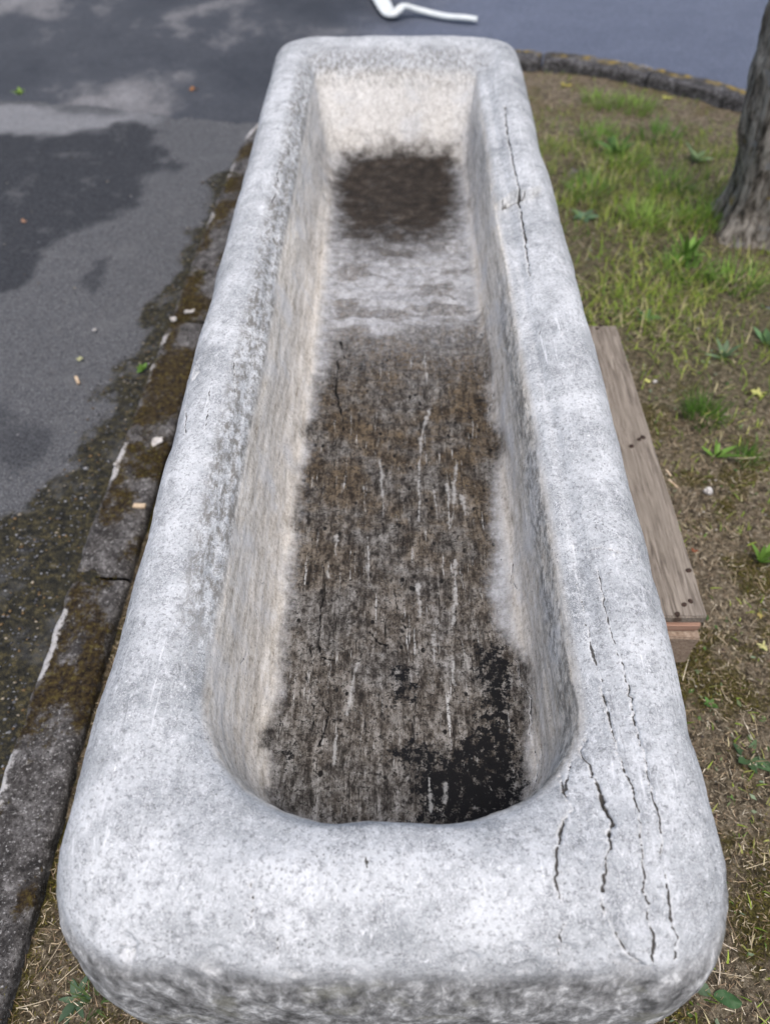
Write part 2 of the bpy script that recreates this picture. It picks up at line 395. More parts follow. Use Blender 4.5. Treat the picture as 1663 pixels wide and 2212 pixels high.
path = np.array([(-.70, -1.6), (-.70, .05), (-.693, 1.05), (-.66, 2.07), (-.615, 3.05), (-.56, 3.5), (-.40, 3.93), (-.10, 4.22), (.25, 4.34),
                 (.65, 4.33), (1.00, 4.24), (1.35, 4.06), (1.66, 3.82), (2.05, 3.42), (2.5, 2.9), (3.1, 2.1), (3.7, 1.2), (4.2, .2), (4.4, -1.6)])
def resample(p, n_per=24):
    out = []; q = np.vstack([2*p[0]-p[1], p, 2*p[-1]-p[-2]])
    for i in range(1, len(q)-2):
        t = np.linspace(0, 1, n_per, endpoint=False)[:, None]; a, b, c, d = q[i-1], q[i], q[i+1], q[i+2]
        out.append(.5*((2*b)+(c-a)*t+(2*a-5*b+4*c-d)*t*t+(3*b-a-3*c+d)*t**3))
    return np.vstack(out+[p[-1:]])
kpath = resample(path)
island = np.vstack([kpath])

# old asphalt of the parking bay, left of the kerb
seam = ats([(-300, 190), (0, 215), (120, 226), (250, 235), (400, 252), (540, 270)])
bay = np.array([(-4.5, -1.6), (-.70, -1.6), (-.70, .05), (-.693, 1.05), (-.66, 2.07), (-.615, 3.05), (-.57, 3.45), tuple(seam[-1][:2]+[.06, 0]), *[tuple(s[:2]) for s in seam[::-1][1:]], (-4.5, 4.25)])
P, F = grid(-4.4, -.55, -1.5, 4.4, .014)
Pn = P.copy(); Pn[:, :2] += (np.stack([fbm(P, 9, 3, 3), fbm(P, 9, 3, 9)], 1)-.5)*.06
sdv = sdist(Pn, bay); cen = F[:, 0]
P, F, u = prune(P, F, (sdv[F] > -.004).all(1)); sdv = sdv[u]; Pn = Pn[u]
wob = np.zeros_like(P); wob[:, 0] = (fbm(P, 6, 4, 21)-.5)*.30; wob[:, 1] = (fbm(P, 6, 4, 22)-.5)*.30
PW = P+wob
darkp = ats([(-40, 300), (120, 285), (260, 262), (345, 285), (372, 330), (330, 395), (250, 450), (160, 500), (100, 560), (40, 630), (-40, 700)])
dark2 = ats([(240, 550), (290, 545), (275, 600), (250, 640), (225, 600)])
dark3 = ats([(-40, 880), (60, 865), (110, 890), (80, 960), (-40, 1010)])
dk = np.maximum.reduce([sstep(-.03, .04, sdist(PW, darkp)), .8*sstep(-.03, .02, sdist(PW, dark2)), .7*sstep(-.05, .06, sdist(PW, dark3))])
lightp = ats([(-40, 225), (120, 232), (330, 250), (330, 268), (200, 275), (60, 285), (-40, 300)])
lt = .8*sstep(-.05, .06, sdist(PW, lightp))
mossp = ats([(470, 370), (540, 300), (560, 700), (400, 1300), (200, 1900), (-200, 2300), (-100, 1150), (60, 1090), (190, 1010), (250, 940), (265, 830), (300, 700), (370, 580), (420, 480)])
ms = sstep(-.09, .10, sdist(PW, mossp))
P[:, 2] = (fbm(P, 3, 3, 5)-.5)*.012+(fbm(P, 45, 2, 6)-.5)*.003*(1+2*ms)
tag(mesh_np('parking_asphalt', P, F, M['asphalt'], attrs={'wear': np.stack([dk, ms, lt, np.ones_like(dk)], 1)}), kind='structure')
bayP = P

# soil of the verge
P, F = grid(-.72, 4.4, -1.5, 4.4, .016)
ins = inside(P, island)
def soil_z(Q):
    return GZ+(fbm(Q, 4, 3, 31)-.5)*.03+(fbm(Q, 38, 3, 33)-.5)*.014
P, F, u = prune(P, F, ins[F].all(1)); P[:, 2] = soil_z(P*[1, 1, 0])
def green_density(Q):
    g = sstep(1.2, 2.3, Q[:, 1]+.25*(Q[:, 0]-1))*sstep(3.75, 3.2, Q[:, 1]+.2*(Q[:, 0]-1))
    return g
def moss_map(Q):
    Z = Q*[1, 1, 0]; return sstep(.40, .68, fbm(Z, 9, 4, 41))*(1-.7*green_density(Q))+.35*(Q[:, 0] < 0)
tag(mesh_np('verge_soil', P, F, M['soil'], attrs={'wear': np.stack([moss_map(P), green_density(P), sstep(2.9, 3.5, P[:, 1]+.25*(P[:, 0]-1)+.5*(fbm(P, 5, 3, 45)-.5)), np.ones(len(P))], 1)}), kind='structure')

# kerb: one stone per piece
kerb = tag(empty('kerb', (-.70, 1.0, 0)), kind='structure')
cum = np.concatenate([[0], np.cumsum(np.linalg.norm(np.diff(kpath, axis=0), axis=1))])
def k_at(s):
    x = np.interp(s, cum, kpath[:, 0]); y = np.interp(s, cum, kpath[:, 1]); e = .02
    dx = np.interp(s+e, cum, kpath[:, 0])-np.interp(s-e, cum, kpath[:, 0]); dy = np.interp(s+e, cum, kpath[:, 1])-np.interp(s-e, cum, kpath[:, 1])
    n = np.hypot(dx, dy); return x, y, dx/n, dy/n
def s_of_y(y): return np.interp(y, kpath[:120, 1], cum[:120])
joints = [s_of_y(-1.55), s_of_y(.06), s_of_y(1.055), s_of_y(2.075), s_of_y(3.07)]
while joints[-1]+.55 < cum[-1]-.05: joints.append(joints[-1]+.55)
def kerb_stone(s0, s1, seed):
    n = max(12, int((s1-s0)/.016)); s = np.linspace(s0+.004, s1-.004, n)
    hw = .066; r = .014
    top = .006+.018*sstep(cum[np.argmax(kpath[:, 1] > 3.3)], cum[np.argmax(kpath[:, 1] > 4.2)], s)
    prof = [(-hw, -.12), (-hw, -.06), (-hw, -.03), (-hw, -r)]
    prof += [(-hw+r*(1-math.cos(a)), -r+r*math.sin(a)) for a in (.5, 1.0, math.pi/2)]
    prof += [(q, 0) for q in np.linspace(-hw+r*1.6, hw-r*1.6, 9)]
    prof += [(hw-r*(1-math.cos(a)), -r+r*math.sin(a)) for a in (math.pi/2, 1.0, .5)]
    prof += [(hw, -r), (hw, -.03), (hw, -.06), (hw, -.12)]
    prof = np.array(prof); k = len(prof)
    x, y, dx, dy = k_at(s)
    V = np.zeros((n, k, 3)); V[:, :, 0] = x[:, None]+dy[:, None]*prof[:, 0]; V[:, :, 1] = y[:, None]-dx[:, None]*prof[:, 0]; V[:, :, 2] = top[:, None]+prof[:, 1]
    endr = np.minimum(s-s[0], s[-1]-s); V[:, :, 2] -= (.010*np.exp(-endr/.012))[:, None]
    V = V.reshape(-1, 3)
    off = np.tile(prof[:, 0], n)
    d = (fbm(V, 12, 3, seed)-.5)*.014+(fbm(V, 60, 3, seed+7)-.5)*.008
    V[:, 2] += d*(np.tile(prof[:, 1], n) > -.05)
    V[:, 0] += (fbm(V, 22, 3, seed+11)-.5)*.010*np.sign(off)*(np.abs(off) > .05)
    edge = np.clip(sstep(.030, .064, np.abs(off))*(.30+.95*sstep(.42, .62, fbm(V, 7, 4, 71))*(off < 0)), 0, 1)
    moss = .8*sstep(.36, .62, fbm(V*[1.4, 1, 0], 7.0, 4, 73))*sstep(.076, .056, np.abs(off-.006)+.03*(fbm(V, 18, 3, 77)-.5))
    far = sstep(3.4, 3.8, V[:, 1]); moss *= (1-.4*far)
    i = (np.arange(n-1)[:, None]*k+np.arange(k-1)).ravel()
    Q = np.stack([i, i+1, i+k+1, i+k], 1)
    o = mesh_np('kerb_stone', V, [Q, [list(range(k))], [list(range(n*k-1, n*k-k-1, -1))]], M['kerb'], kerb,
                attrs={'wear': np.stack([edge, moss*(1-far), far*sstep(.03, -.03, off)*(np.tile(prof[:, 1], n) > -.012), np.ones(n*k)], 1)})
    o.matrix_parent_inverse = kerb.matrix_world.inverted()
    o.location = (.70, -1.0, 0); o.matrix_parent_inverse.identity()
    return o
for i, (a, b) in enumerate(zip(joints[:-1], joints[1:])): kerb_stone(a, b, 100+i*13)

# ------------------------------------------------------------------ stone trough
XL, XR, YF, YB = -.405, .420, .150, 2.945
# rows from the underside up the outer face, over the rim and down to the floor
#        z      iL    iR    iF    iB    rfx  rfy   rb
KEY = [(-.430, .400, .400, .380, .40, .010, .010, .02),
       (-.430, .040, .040, .016, .08, .06, .06, .07),
       (-.412, .012, .012, -.006, .04, .07, .07, .09),
       (-.300, .002, .002, -.012, .02, .08, .08, .10),
       (-.170, .000, .000, -.008, .00, .095, .095, .11),
       (-.105, .000, .000, .000, .00, .11, .11, .11),
       (-.070, .005, .005, .007, .005, .13, .13, .11),
       (-.044, .015, .015, .022, .02, .13, .13, .11),
       (-.019, .034, .034, .048, .05, .13, .13, .11),
       (-.005, .058, .056, .078, .085, .13, .13, .10),
       (.000, .090, .082, .105, .120, .15, .14, .09),
       (-.006, .113, .103, .130, .160, .17, .15, .08),
       (-.018, .134, .133, .152, .215, .19, .16, .07),
       (-.036, .150, .160, .161, .275, .20, .17, .06),
       (-.062, .160, .171, .165, .322, .20, .17, .06),
       (-.110, .174, .178, .163, .375, .20, .17, .07),
       (-.165, .192, .185, .160, .430, .19, .17, .08),
       (-.200, .209, .193, .164, .475, .18, .17, .09),
       (-.217, .228, .208, .180, .520, .17, .16, .09),
       (-.222, .265, .245, .250, .570, .14, .13, .08),
       (-.223, .4125, .4125, .420, .750, .0001, .0001, .0001)]
KEY = np.array(KEY)
def loft(nrow, nf, nfa, nside, nba, nb):
    # rows spread by a weight for each key interval
    nrow = np.asarray(nrow); rows = []
    for i, n in enumerate(nrow):
        t = np.linspace(0, 1, n, endpoint=False); K0 = KEY[max(i-1, 0)]; K1, K2 = KEY[i], KEY[i+1]; K3 = KEY[min(i+2, len(KEY)-1)]
        m1 = (K2-K0)/2; m2 = (K3-K1)/2
        lim = 1.5*np.abs(K2-K1); m1 = np.clip(m1, -lim, lim); m2 = np.clip(m2, -lim, lim)
        t = t[:, None]
        rows.append((2*t**3-3*t**2+1)*K1+(t**3-2*t**2+t)*m1+(-2*t**3+3*t**2)*K2+(t**3-t**2)*m2)
    R = np.vstack(rows+[KEY[-1:]])
    n = len(R); z, iL, iR, iF, iB, rfx, rfy, rb = [R[:, k:k+1] for k in range(8)]
    xl, xr, yf, yb = XL+iL, XR-iR, YF+iF, YB-iB
    hw = (xr-xl)/2; rfx = np.minimum(rfx, hw*.98); rbx = np.minimum(rb, hw*.98); rby = rb
    cols = []
    def line(x0, y0, x1, y1, k, pw=1.0):
        t = (np.arange(k)/k)**pw if pw > 0 else 1-(1-np.arange(k)/k)**(-pw)
        cols.append((x0+(x1-x0)*t, y0+(y1-y0)*t))
    def arc(cx, cy, rx, ry, a0, a1, k):
        a = a0+(a1-a0)*np.arange(k)/k; cols.append((cx+rx*np.cos(a), cy+ry*np.sin(a)))
    pi = math.pi
    line(xl+rfx, yf, xr-rfx, yf, nf)
    arc(xr-rfx, yf+rfy, rfx, rfy, -pi/2, 0, nfa)
    line(xr, yf+rfy, xr, yb-rby, nside, 1.45)
    arc(xr-rbx, yb-rby, rbx, rby, 0, pi/2, nba)
    line(xr-rbx, yb, xl+rbx, yb, nb)
    arc(xl+rbx, yb-rby, rbx, rby, pi/2, pi, nba)
    line(xl, yb-rby, xl, yf+rfy, nside, -1.45)
    arc(xl+rfx, yf+rfy, rfx, rfy, pi, 1.5*pi, nfa)
    X = np.hstack([np.broadcast_to(c[0], (n, c[0].shape[1])) for c in cols]); Y = np.hstack([np.broadcast_to(c[1], (n, c[1].shape[1])) for c in cols])
    Z = np.broadcast_to(z+RZ, X.shape)
    V = np.stack([X, Y, Z], 2)
    rowid = np.concatenate([i+np.linspace(0, 1, k, endpoint=False) for i, k in enumerate(nrow)]+[[len(KEY)-1]])
    return V, rowid
def quads(n, m):
    i = np.arange(n-1)[:, None]*m; j = np.arange(m); j2 = (j+1) % m
    return np.stack([(i+j).ravel(), (i+j2).ravel(), (i+m+j2).ravel(), (i+m+j).ravel()], 1)
Vl, _ = loft([4, 3, 3, 4, 4, 4, 5, 5, 5, 5, 5, 5, 5, 5, 5, 5, 5, 5, 4, 12], 24, 16, 60, 10, 20)
bvh = BVHTree.FromPolygons([tuple(v) for v in Vl.reshape(-1, 3)], [tuple(map(int, q)) for q in quads(Vl.shape[0], Vl.shape[1])])
def hit(px, py):
    d = Vector(ray(px, py)).normalized(); r = bvh.ray_cast(Vector((0, 0, HC)), d)
    return np.array(r[0]) if r[0] is not None else at(px, py, RZ-.02)
def hits(pts): return np.array([hit(*p) for p in pts])
def crop(x0, y0, k, pts): return [(x0+k*x, y0+k*y) for x, y in pts]

V3, rowid = loft([5, 4, 14, 22, 22, 22, 26, 28, 32, 32, 26, 22, 18, 16, 20, 20, 16, 14, 16, 90], 190, 280, 540, 40, 100)
n, m = V3.shape[:2]
du = np.roll(V3, -1, 1)-np.roll(V3, 1, 1); dw = np.gradient(V3, axis=0)
N = np.cross(du, dw); N /= np.maximum(1e-9, np.linalg.norm(N, axis=2, keepdims=True))
V = V3.reshape(-1, 3).copy(); N = N.reshape(-1, 3); rid = np.repeat(rowid, m); N[rid > 18.9] = (0, 0, 1)
floor_m = sstep(17.2, 18.6, rid); wall_m = sstep(12.6, 13.6, rid)*(1-floor_m); outer_m = 1-sstep(5.5, 7.0, rid); rim_m = sstep(6, 7, rid)*(1-sstep(12.5, 13.5, rid))
P0 = V.copy()
frontness = sstep(.30, .16, P0[:, 1])
disp = (fbm(P0, 3.2, 3, 201)-.5)*.022*(1-.5*floor_m)+(fbm(P0, (13, 7, 13), 3, 203)-.5)*.0042+(fbm(P0, (70, 30, 70), 3, 205)-.5)*.0018
disp += outer_m*((fbm(P0, (24, 24, 11), 4, 207, .6)-.5)*(.010-.004*frontness))
disp += wall_m*((fbm(P0, (30, 6, 22), 3, 209)-.5)*.0055)
# pick marks across the floor
rip = fbm(P0+np.stack([0*disp, .02*fbm(P0, 9, 2, 3), 0*disp], 1), (7, 55, 1), 3, 211)-.5
disp += floor_m*rip*.020*sstep(1.0, 1.25, P0[:, 1])*sstep(2.3, 1.9, P0[:, 1])
V += N*disp[:, None]
# worn ledge along the inner shoulder of both long sides
led = np.exp(-((rid-12.0-.5*(fbm(P0, (1, 2.2, 1), 3, 221)-.5))/.42)**2)*sstep(.45, .7, P0[:, 1])*sstep(2.7, 2.5, P0[:, 1])
V[:, 2] -= led*np.where(P0[:, 0] > 0, .0065, .0045)

CH = random.Random(11)
for _ in range(46):
    yy = CH.uniform(.25, 2.8); sd_ = CH.choice((-1, 1)); c = np.array([XR-.006 if sd_ > 0 else XL+.006, yy, RZ-CH.uniform(.02, .07)]); rr = CH.uniform(.006, .020)
    if CH.random() < .3: c = np.array([CH.uniform(-.3, .33), YF+.012, RZ-CH.uniform(.03, .07)])
    k = np.where((np.abs(P0-c) < 3*rr).all(1) & (rid < 11))[0]
    if len(k):
        d = np.linalg.norm((P0[k]-c)*[1, .55, 1]+(np.stack([noise(P0[k], .7/rr, 71+q) for q in range(3)], 1)-.5)*rr, axis=1)
        V[k] -= N[k]*(sstep(1.0, .55, d/rr)*rr*CH.uniform(.18, .34))[:, None]
crack = np.zeros(len(V))
def add_crack(pts, w=.0022, depth=.005, strength=1.0, lip=0.0, sel=None):
    poly = hits(pts); lo = poly.min(0)-.03; hi = poly.max(0)+.03
    k = np.where(((P0 > lo) & (P0 < hi)).all(1) & (rid > 3))[0]
    if not len(k): return
    Q = P0[k]; J = (np.stack([fbm(Q, 60, 3, s) for s in (301, 302, 303)], 1)-.5)*.007+(np.stack([fbm(Q, 190, 2, s) for s in (306, 307, 308)], 1)-.5)*.0042
    d = seg_dist(Q+J, poly)
    ww = w*.44*(.55+1.3*sstep(.35, .75, fbm(Q, 22, 3, 305)))
    wl = np.maximum(w*.42, .00115)*(.75+.7*sstep(.40, .75, fbm(Q, 22, 3, 305)))*(.6+.4*strength)
    f = np.exp(-(d/np.maximum(ww, .0016))**2)*strength
    crack[k] = np.maximum(crack[k], 1-np.minimum(d/wl, 5)/5)
    V[k] -= N[k]*(f*depth*.6)[:, None]
    if lip: V[k] += N[k]*(.5*lip*np.exp(-((d-3*w)/(2.5*w))**2))[:, None]
c7 = lambda p: crop(1098.9, 1465.2, .3392, p)
c2 = lambda p: crop(549.4, 0, .3943, p)
c4 = lambda p: crop(1190.4, 549.4, .4554, p)
c5 = lambda p: crop(0, 549.4, .3312, p)
cf = lambda p: crop(503.6, 1190.4, .4405, p)
ce = lambda p: crop(366.3, 549.4, .3304, p)
add_crack(c7([(320, 610), (345, 720), (400, 820), (345, 900), (320, 980), (305, 1080), (300, 1180), (305, 1300), (330, 1400)]), .0026, .008, lip=.0012)
add_crack(c7([(345, 890), (320, 1000)]), .005, .012)
add_crack(c7([(385, 530), (375, 600), (355, 700)]), .0018, .004)
add_crack(c7([(480, 380), (445, 450), (520, 560), (580, 700), (610, 790), (680, 920), (640, 960), (655, 1060), (620, 1180), (615, 1300), (600, 1450), (700, 1680), (770, 1780), (825, 1850)]), .0030, .009, lip=.0016)
add_crack(c7([(575, 690), (605, 780), (670, 910), (640, 970)]), .0042, .010)
add_crack(c7([(580, 60), (620, 180), (650, 340), (720, 540), (780, 670), (830, 820), (850, 1000), (870, 1150), (890, 1260), (870, 1350), (920, 1450), (910, 1550), (940, 1650), (920, 1780), (930, 1830)]), .0021, .006, lip=.001)
add_crack(c7([(750, 50), (790, 210), (830, 380), (880, 560), (930, 740), (980, 920), (985, 1130), (1020, 1320), (1040, 1500), (1085, 1650), (1070, 1800)]), .0020, .006, lip=.001)
add_crack(c7([(360, 1550), (335, 1640), (330, 1740), (300, 1850)]), .0016, .004)
add_crack(c2([(1370, 570), (1375, 650), (1385, 740), (1420, 900), (1440, 1000), (1465, 1100), (1490, 1300), (1500, 1420), (1515, 1500)]), .0040, .010)
add_crack(c2([(1360, 1100), (1400, 1065), (1480, 1050)]), .006, .012)
add_crack(c4([(130, 1300), (180, 1390), (240, 1385), (310, 1405), (430, 1445), (510, 1540), (550, 1640)]), .0022, .005)
add_crack(c4([(160, 1390), (185, 1430)]), .002, .004)
add_crack(c4([(220, 1480), (245, 1640), (275, 1760), (340, 1950), (380, 2150), (400, 2230)]), .0017, .004, .9)
add_crack(c4([(120, 1550), (150, 1650), (185, 1850), (250, 2100), (270, 2230)]), .0017, .004, .9)
add_crack(c5([(1290, 700), (1265, 780), (1205, 880), (1190, 930)]), .003, .007)
add_crack(c5([(1225, 890), (1210, 1050), (1212, 1180)]), .002, .004, .9)
add_crack(c5([(1530, 620), (1525, 740), (1530, 900)]), .0022, .004, .8)
add_crack(c5([(1370, 880), (1365, 1000), (1330, 1180)]), .0015, .003, .6)
add_crack(c5([(1640, 470), (1660, 560), (1690, 640)]), .002, .004, .8)
add_crack([(590, 1870+40), (592, 1950), (590, 1985)][0:0] or [(545, 1905), (548, 1945), (544, 1985)], .0032, .007, .8)
add_crack([(606, 1975), (602, 2020), (596, 2070)], .0014, .003, .7)
add_crack([(792, 1850), (793, 1872)], .0025, .004, .7)
add_crack(c2([(120, 960), (140, 1010), (95, 1110)]), .004, .006, .8)
add_crack(c2([(210, 700), (190, 850), (120, 960)]), .003, .005, .7)
# floor
add_crack(cf([(440, 60), (465, 150), (430, 280), (420, 450), (430, 510), (500, 535)]), .0030, .006)
add_crack(cf([(425, 470), (440, 520), (500, 538)]), .0052, .008)
add_crack(cf([(370, 460), (400, 600), (440, 750), (470, 800), (450, 890), (420, 950)]), .0024, .005)
add_crack(cf([(355, 600), (380, 700), (400, 860)]), .0018, .004, .8)
add_crack(cf([(790, 180), (805, 300), (845, 380)]), .0022, .004, .9)
add_crack(cf([(670, 400), (700, 440), (760, 470)]), .0036, .006)
add_crack(cf([(1310, 35), (1370, 60), (1360, 150), (1400, 195)]), .0026, .004)
add_crack(cf([(1345, 490), (1390, 540), (1410, 650), (1450, 720), (1450, 900), (1475, 1000), (1475, 1130)]), .0024, .004, .9)
add_crack(cf([(1180, 300), (1185, 480)]), .0022, .003, .7)
add_crack(ce([(1115, 560), (1145, 680), (1095, 700), (1100, 780), (1085, 890), (1120, 1010), (1140, 1100), (1130, 1170), (1075, 1250)]), .0036, .006)
add_crack(ce([(715, 640), (722, 680)]), .004, .005, .8)
add_crack(ce([(715, 1130), (725, 1270)]), .003, .004, .8)
add_crack(ce([(1075, 1300), (1085, 1600), (1080, 1650)]), .002, .003, .6)
add_crack(cf([(60, 505), (20, 590)]), .003, .004, .8)
c3 = lambda p: crop(824.1, 549.4, .3304, p)
add_crack(c3([(690, 330), (720, 380), (695, 500), (730, 540), (725, 600), (800, 615), (845, 680), (840, 770), (880, 880)]), .0028, .004, .9)
add_crack(c3([(725, 900), (690, 1040), (680, 1180)]), .003, .004, .8)
add_crack(c3([(985, 600), (1025, 540), (1040, 480)]), .002, .003, .7)
# a few small pits
PIT = random.Random(5)
pale = np.zeros(len(V))
cg = lambda p: crop(432.2, 648.3, .528, p)
for st_ in ([(915, 210), (925, 340)], [(940, 440), (900, 560), (895, 900)], [(1010, 750), (1020, 930)], [(1045, 660), (1035, 870), (1020, 930)], [(1070, 800), (1085, 880)], [(740, 650), (745, 800)],
            [(670, 760), (672, 860)], [(895, 1160), (905, 1290)], [(1045, 1060), (1035, 1330)], [(1030, 1480), (1040, 1570)], [(680, 970), (690, 1060)], [(555, 960), (560, 1040)], [(520, 1070), (525, 1130)],
            [(955, 1360), (955, 1500)], [(960, 780), (965, 840)], [(640, 1490), (600, 1700)], [(560, 1780), (550, 1900)], [(1000, 1980), (1005, 2060)], [(940, 1960), (945, 2100)], [(1255, 1690), (1265, 1760)], [(1250, 1070), (1255, 1140)]):
    pl = hits(cg(st_)); k = np.where((rid > 14) & (P0[:, 0] > pl[:, 0].min()-.02) & (P0[:, 0] < pl[:, 0].max()+.02) & (P0[:, 1] > pl[:, 1].min()-.04) & (P0[:, 1] < pl[:, 1].max()+.04))[0]
    Q = P0[k]; J = np.stack([(fbm(Q, (60, 30, 1), 3, 311)-.5)*.010, 0*k, 0*k], 1); d = seg_dist((Q+J)[:, :2], pl[:, :2])
    pale[k] = np.maximum(pale[k], 1-np.minimum(d/(.0010+.0026*sstep(.3, .8, fbm(Q, (40, 30, 1), 3, 313))), 4)/4)
for px, py, r, dp in [(PIT.uniform(660, 1090), PIT.uniform(760, 1700), PIT.uniform(.0022, .0055), PIT.uniform(.002, .005)) for _ in range(70)]+[(PIT.uniform(720, 1040), PIT.uniform(620, 980), PIT.uniform(.004, .010), PIT.uniform(.004, .009)) for _ in range(16)]+[(421, 811, .010, .016), (1393, 866+1, .0, 0), (895, 915, .012, .012), (866, 940, .010, .010), (883, 860, .008, .008), (835, 850, .010, .006), (1090, 1480, .006, .004), (735, 1525, .006, .004), (1302, 1293, .004, .004), (823, 1950, .003, .003)]:
    if r == 0: continue
    c = hit(px, py); k = np.where((np.abs(P0[:, 0]-c[0]) < 5*r) & (np.abs(P0[:, 1]-c[1]) < 6*r) & (np.abs(P0[:, 2]-c[2]) < 6*r))[0]
    if not len(k): continue
    d = np.linalg.norm((P0[k]-c)*[1, .8, 1]+(np.stack([noise(P0[k], .9/r, 51), noise(P0[k], .9/r, 52), 0*k], 1)-.5)*r*1.2, axis=1)
    f = np.exp(-(d/r)**2); V[k] -= N[k]*(f*dp)[:, None]; crack[k] = np.maximum(crack[k], 1-np.minimum(d/(.55*r), 5)/5)
# broken step on the right rim, and the flake lost at the front right corner
yst = hit(1110, 418)[1]
w = sstep(.240, .262, P0[:, 0])*sstep(.375, .335, P0[:, 0])*rim_m
V[:, 2] -= .026*w*np.where(P0[:, 1] < yst+.012*np.sin(P0[:, 0]*90), np.exp(-(yst-P0[:, 1])/.30), 0)*sstep(yst-1.2, yst-.6, P0[:, 1])
fk = hits(c7([(700, 1700), (950, 1668), (990, 1800), (900, 1960), (760, 1960), (690, 1800)])); q2 = np.stack([fk[:, 0], fk[:, 2]-fk[:, 1]], 1)
k = np.where((np.abs(P0[:, 0]-fk[:, 0].mean()) < .12) & (P0[:, 1] < .4) & (rid > 3) & (rid < 11))[0]
qv = P0[k, 2]-P0[k, 1]; xa, xb = fk[0, 0], fk[1, 0]; tx = np.clip((P0[k, 0]-xa)/(xb-xa), 0, 1)
qe = q2[0, 1]*(1-tx)+q2[1, 1]*tx+.006*(fbm(P0[k], 40, 3, 441)-.5)
V[k] -= N[k]*(.007*sstep(-.001, .003, qe-qv)*np.exp(-np.maximum(0, qe-qv)/.030)*sstep(xa-.012, xa+.004, P0[k, 0])*sstep(xb+.006, xb-.004, P0[k, 0]))[:, None]

# wear maps: stains on the floor, beige walls, lichen on the inner shoulder
FZ = RZ-.22
Pw = P0.copy(); Pw[:, 0] += (fbm(P0, 16, 4, 401)-.5)*.05; Pw[:, 1] += (fbm(P0, 12, 4, 402)-.5)*.09
inner = rid > 12
brown = ats([(705, 700), (800, 720), (900, 690), (1050, 680), (1065, 760), (1070, 850), (1080, 1000), (1065, 1150), (1050, 1280), (1060, 1340), (1100, 1400), (1130, 1450), (1142, 1520), (1153, 1700), (1155, 1900),
             (580, 1900), (585, 1600), (600, 1500), (630, 1350), (640, 1250), (645, 1100), (660, 950), (690, 800), (700, 730)], FZ)
stain = np.zeros(len(V)); black = np.zeros(len(V)); silt = np.zeros(len(V))
ki = np.where(inner)[0]; Q = Pw[ki]
stain[ki] = sstep(-.036, .036, sdist(Q, brown))*(.45+.55*sstep(1.75, 1.05, Q[:, 1]))
palepoly = ats([(738, 540), (1000, 540), (1040, 600), (1060, 700), (1050, 760), (700, 760), (712, 640)], FZ)
stain[ki] = np.maximum(stain[ki], sstep(-.03, .03, sdist(Q, palepoly))*(.14+.36*sstep(.44, .60, fbm(Q, (8, 26, 1), 4, 431))))
Qs = P0[ki]+.3*(Pw[ki]-P0[ki])
blk = ats([(1020, 1400), (1075, 1405), (1100, 1480), (1115, 1600), (1150, 1690), (1140, 1780), (1000, 1850), (890, 1800), (880, 1640), (1000, 1615), (1035, 1560), (1025, 1470)], FZ)
blk2 = ats([(855, 1440), (900, 1430), (905, 1500), (890, 1530), (860, 1520), (845, 1470)], FZ)
blk3 = ats([(815, 1630), (900, 1610), (1000, 1640), (960, 1680), (860, 1690)], FZ)
blk4 = ats([(615, 1600), (645, 1590), (650, 1640), (615, 1650)], FZ)
black[ki] = .78*np.maximum.reduce([sstep(-.03, .03, sdist(Q, blk)), .85*sstep(-.02, .02, sdist(Q, blk2)), .9*sstep(-.02, .025, sdist(Q, blk3)), .8*sstep(-.02, .02, sdist(Q, blk4))])
stl = ats([(745, 345), (900, 335), (975, 345), (985, 400), (985, 480), (975, 545), (900, 580), (745, 585), (730, 520), (728, 400)], FZ)
stain[ki] *= sstep(15.6, 17.2, rid[ki]); black[ki] *= sstep(15.6, 17.0, rid[ki])
silt[ki] = np.clip(sstep(-.10, .09, sdist(P0[ki]+.6*(Pw[ki]-P0[ki]), stl))*(.22+.95*sstep(1.70, 2.22, Q[:, 1])), 0, 1)
beige = wall_m*(.55+.45*sstep(2.6, 1.6, P0[:, 1]))+floor_m*.25
beige = np.clip(beige, 0, 1)
left = sstep(.0, -.1, P0[:, 0]); backm = sstep(2.55, 2.66, P0[:, 1])
lich = np.clip(1.25*left*sstep(10.0, 11.4, rid)*(1-sstep(12.9, 13.4, rid))*sstep(2.75, 2.5, P0[:, 1])*sstep(.42, .75, P0[:, 1])+.75*backm*sstep(10.8, 12, rid)*(1-sstep(14.0, 14.6, rid))
               + .9*(1-left)*sstep(13.0, 13.6, rid)*(1-sstep(14.6, 15.4, rid))*sstep(.40, .62, fbm(P0, (1, 1.6, 1), 3, 511))+.35*sstep(7.5, 6.0, rid)*(P0[:, 1] > .5), 0, 1)
rough = np.clip(1-sstep(5.0, 6.7, rid+2.0*(fbm(P0, 9, 3, 501)-.5)), 0, 1)  # outer-face mask: rough texture plus the painted shade below the rim
F = quads(n, m)[:, ::-1]
i1 = (np.arange(m)); caps = [list(range(m)), list(range((n-1)*m, n*m))[::-1]]
trough = mesh_np('stone_trough', V, [F, [caps[0][::-1]]], M['stone'],
                 attrs={'wear': np.stack([crack, stain, black, beige], 1), 'wear_shade': np.stack([lich, silt, rough, floor_m], 1), 'pale': pale})
tag(trough, 'long weathered pale grey stone trough with rounded rim, resting on a pallet', 'trough')

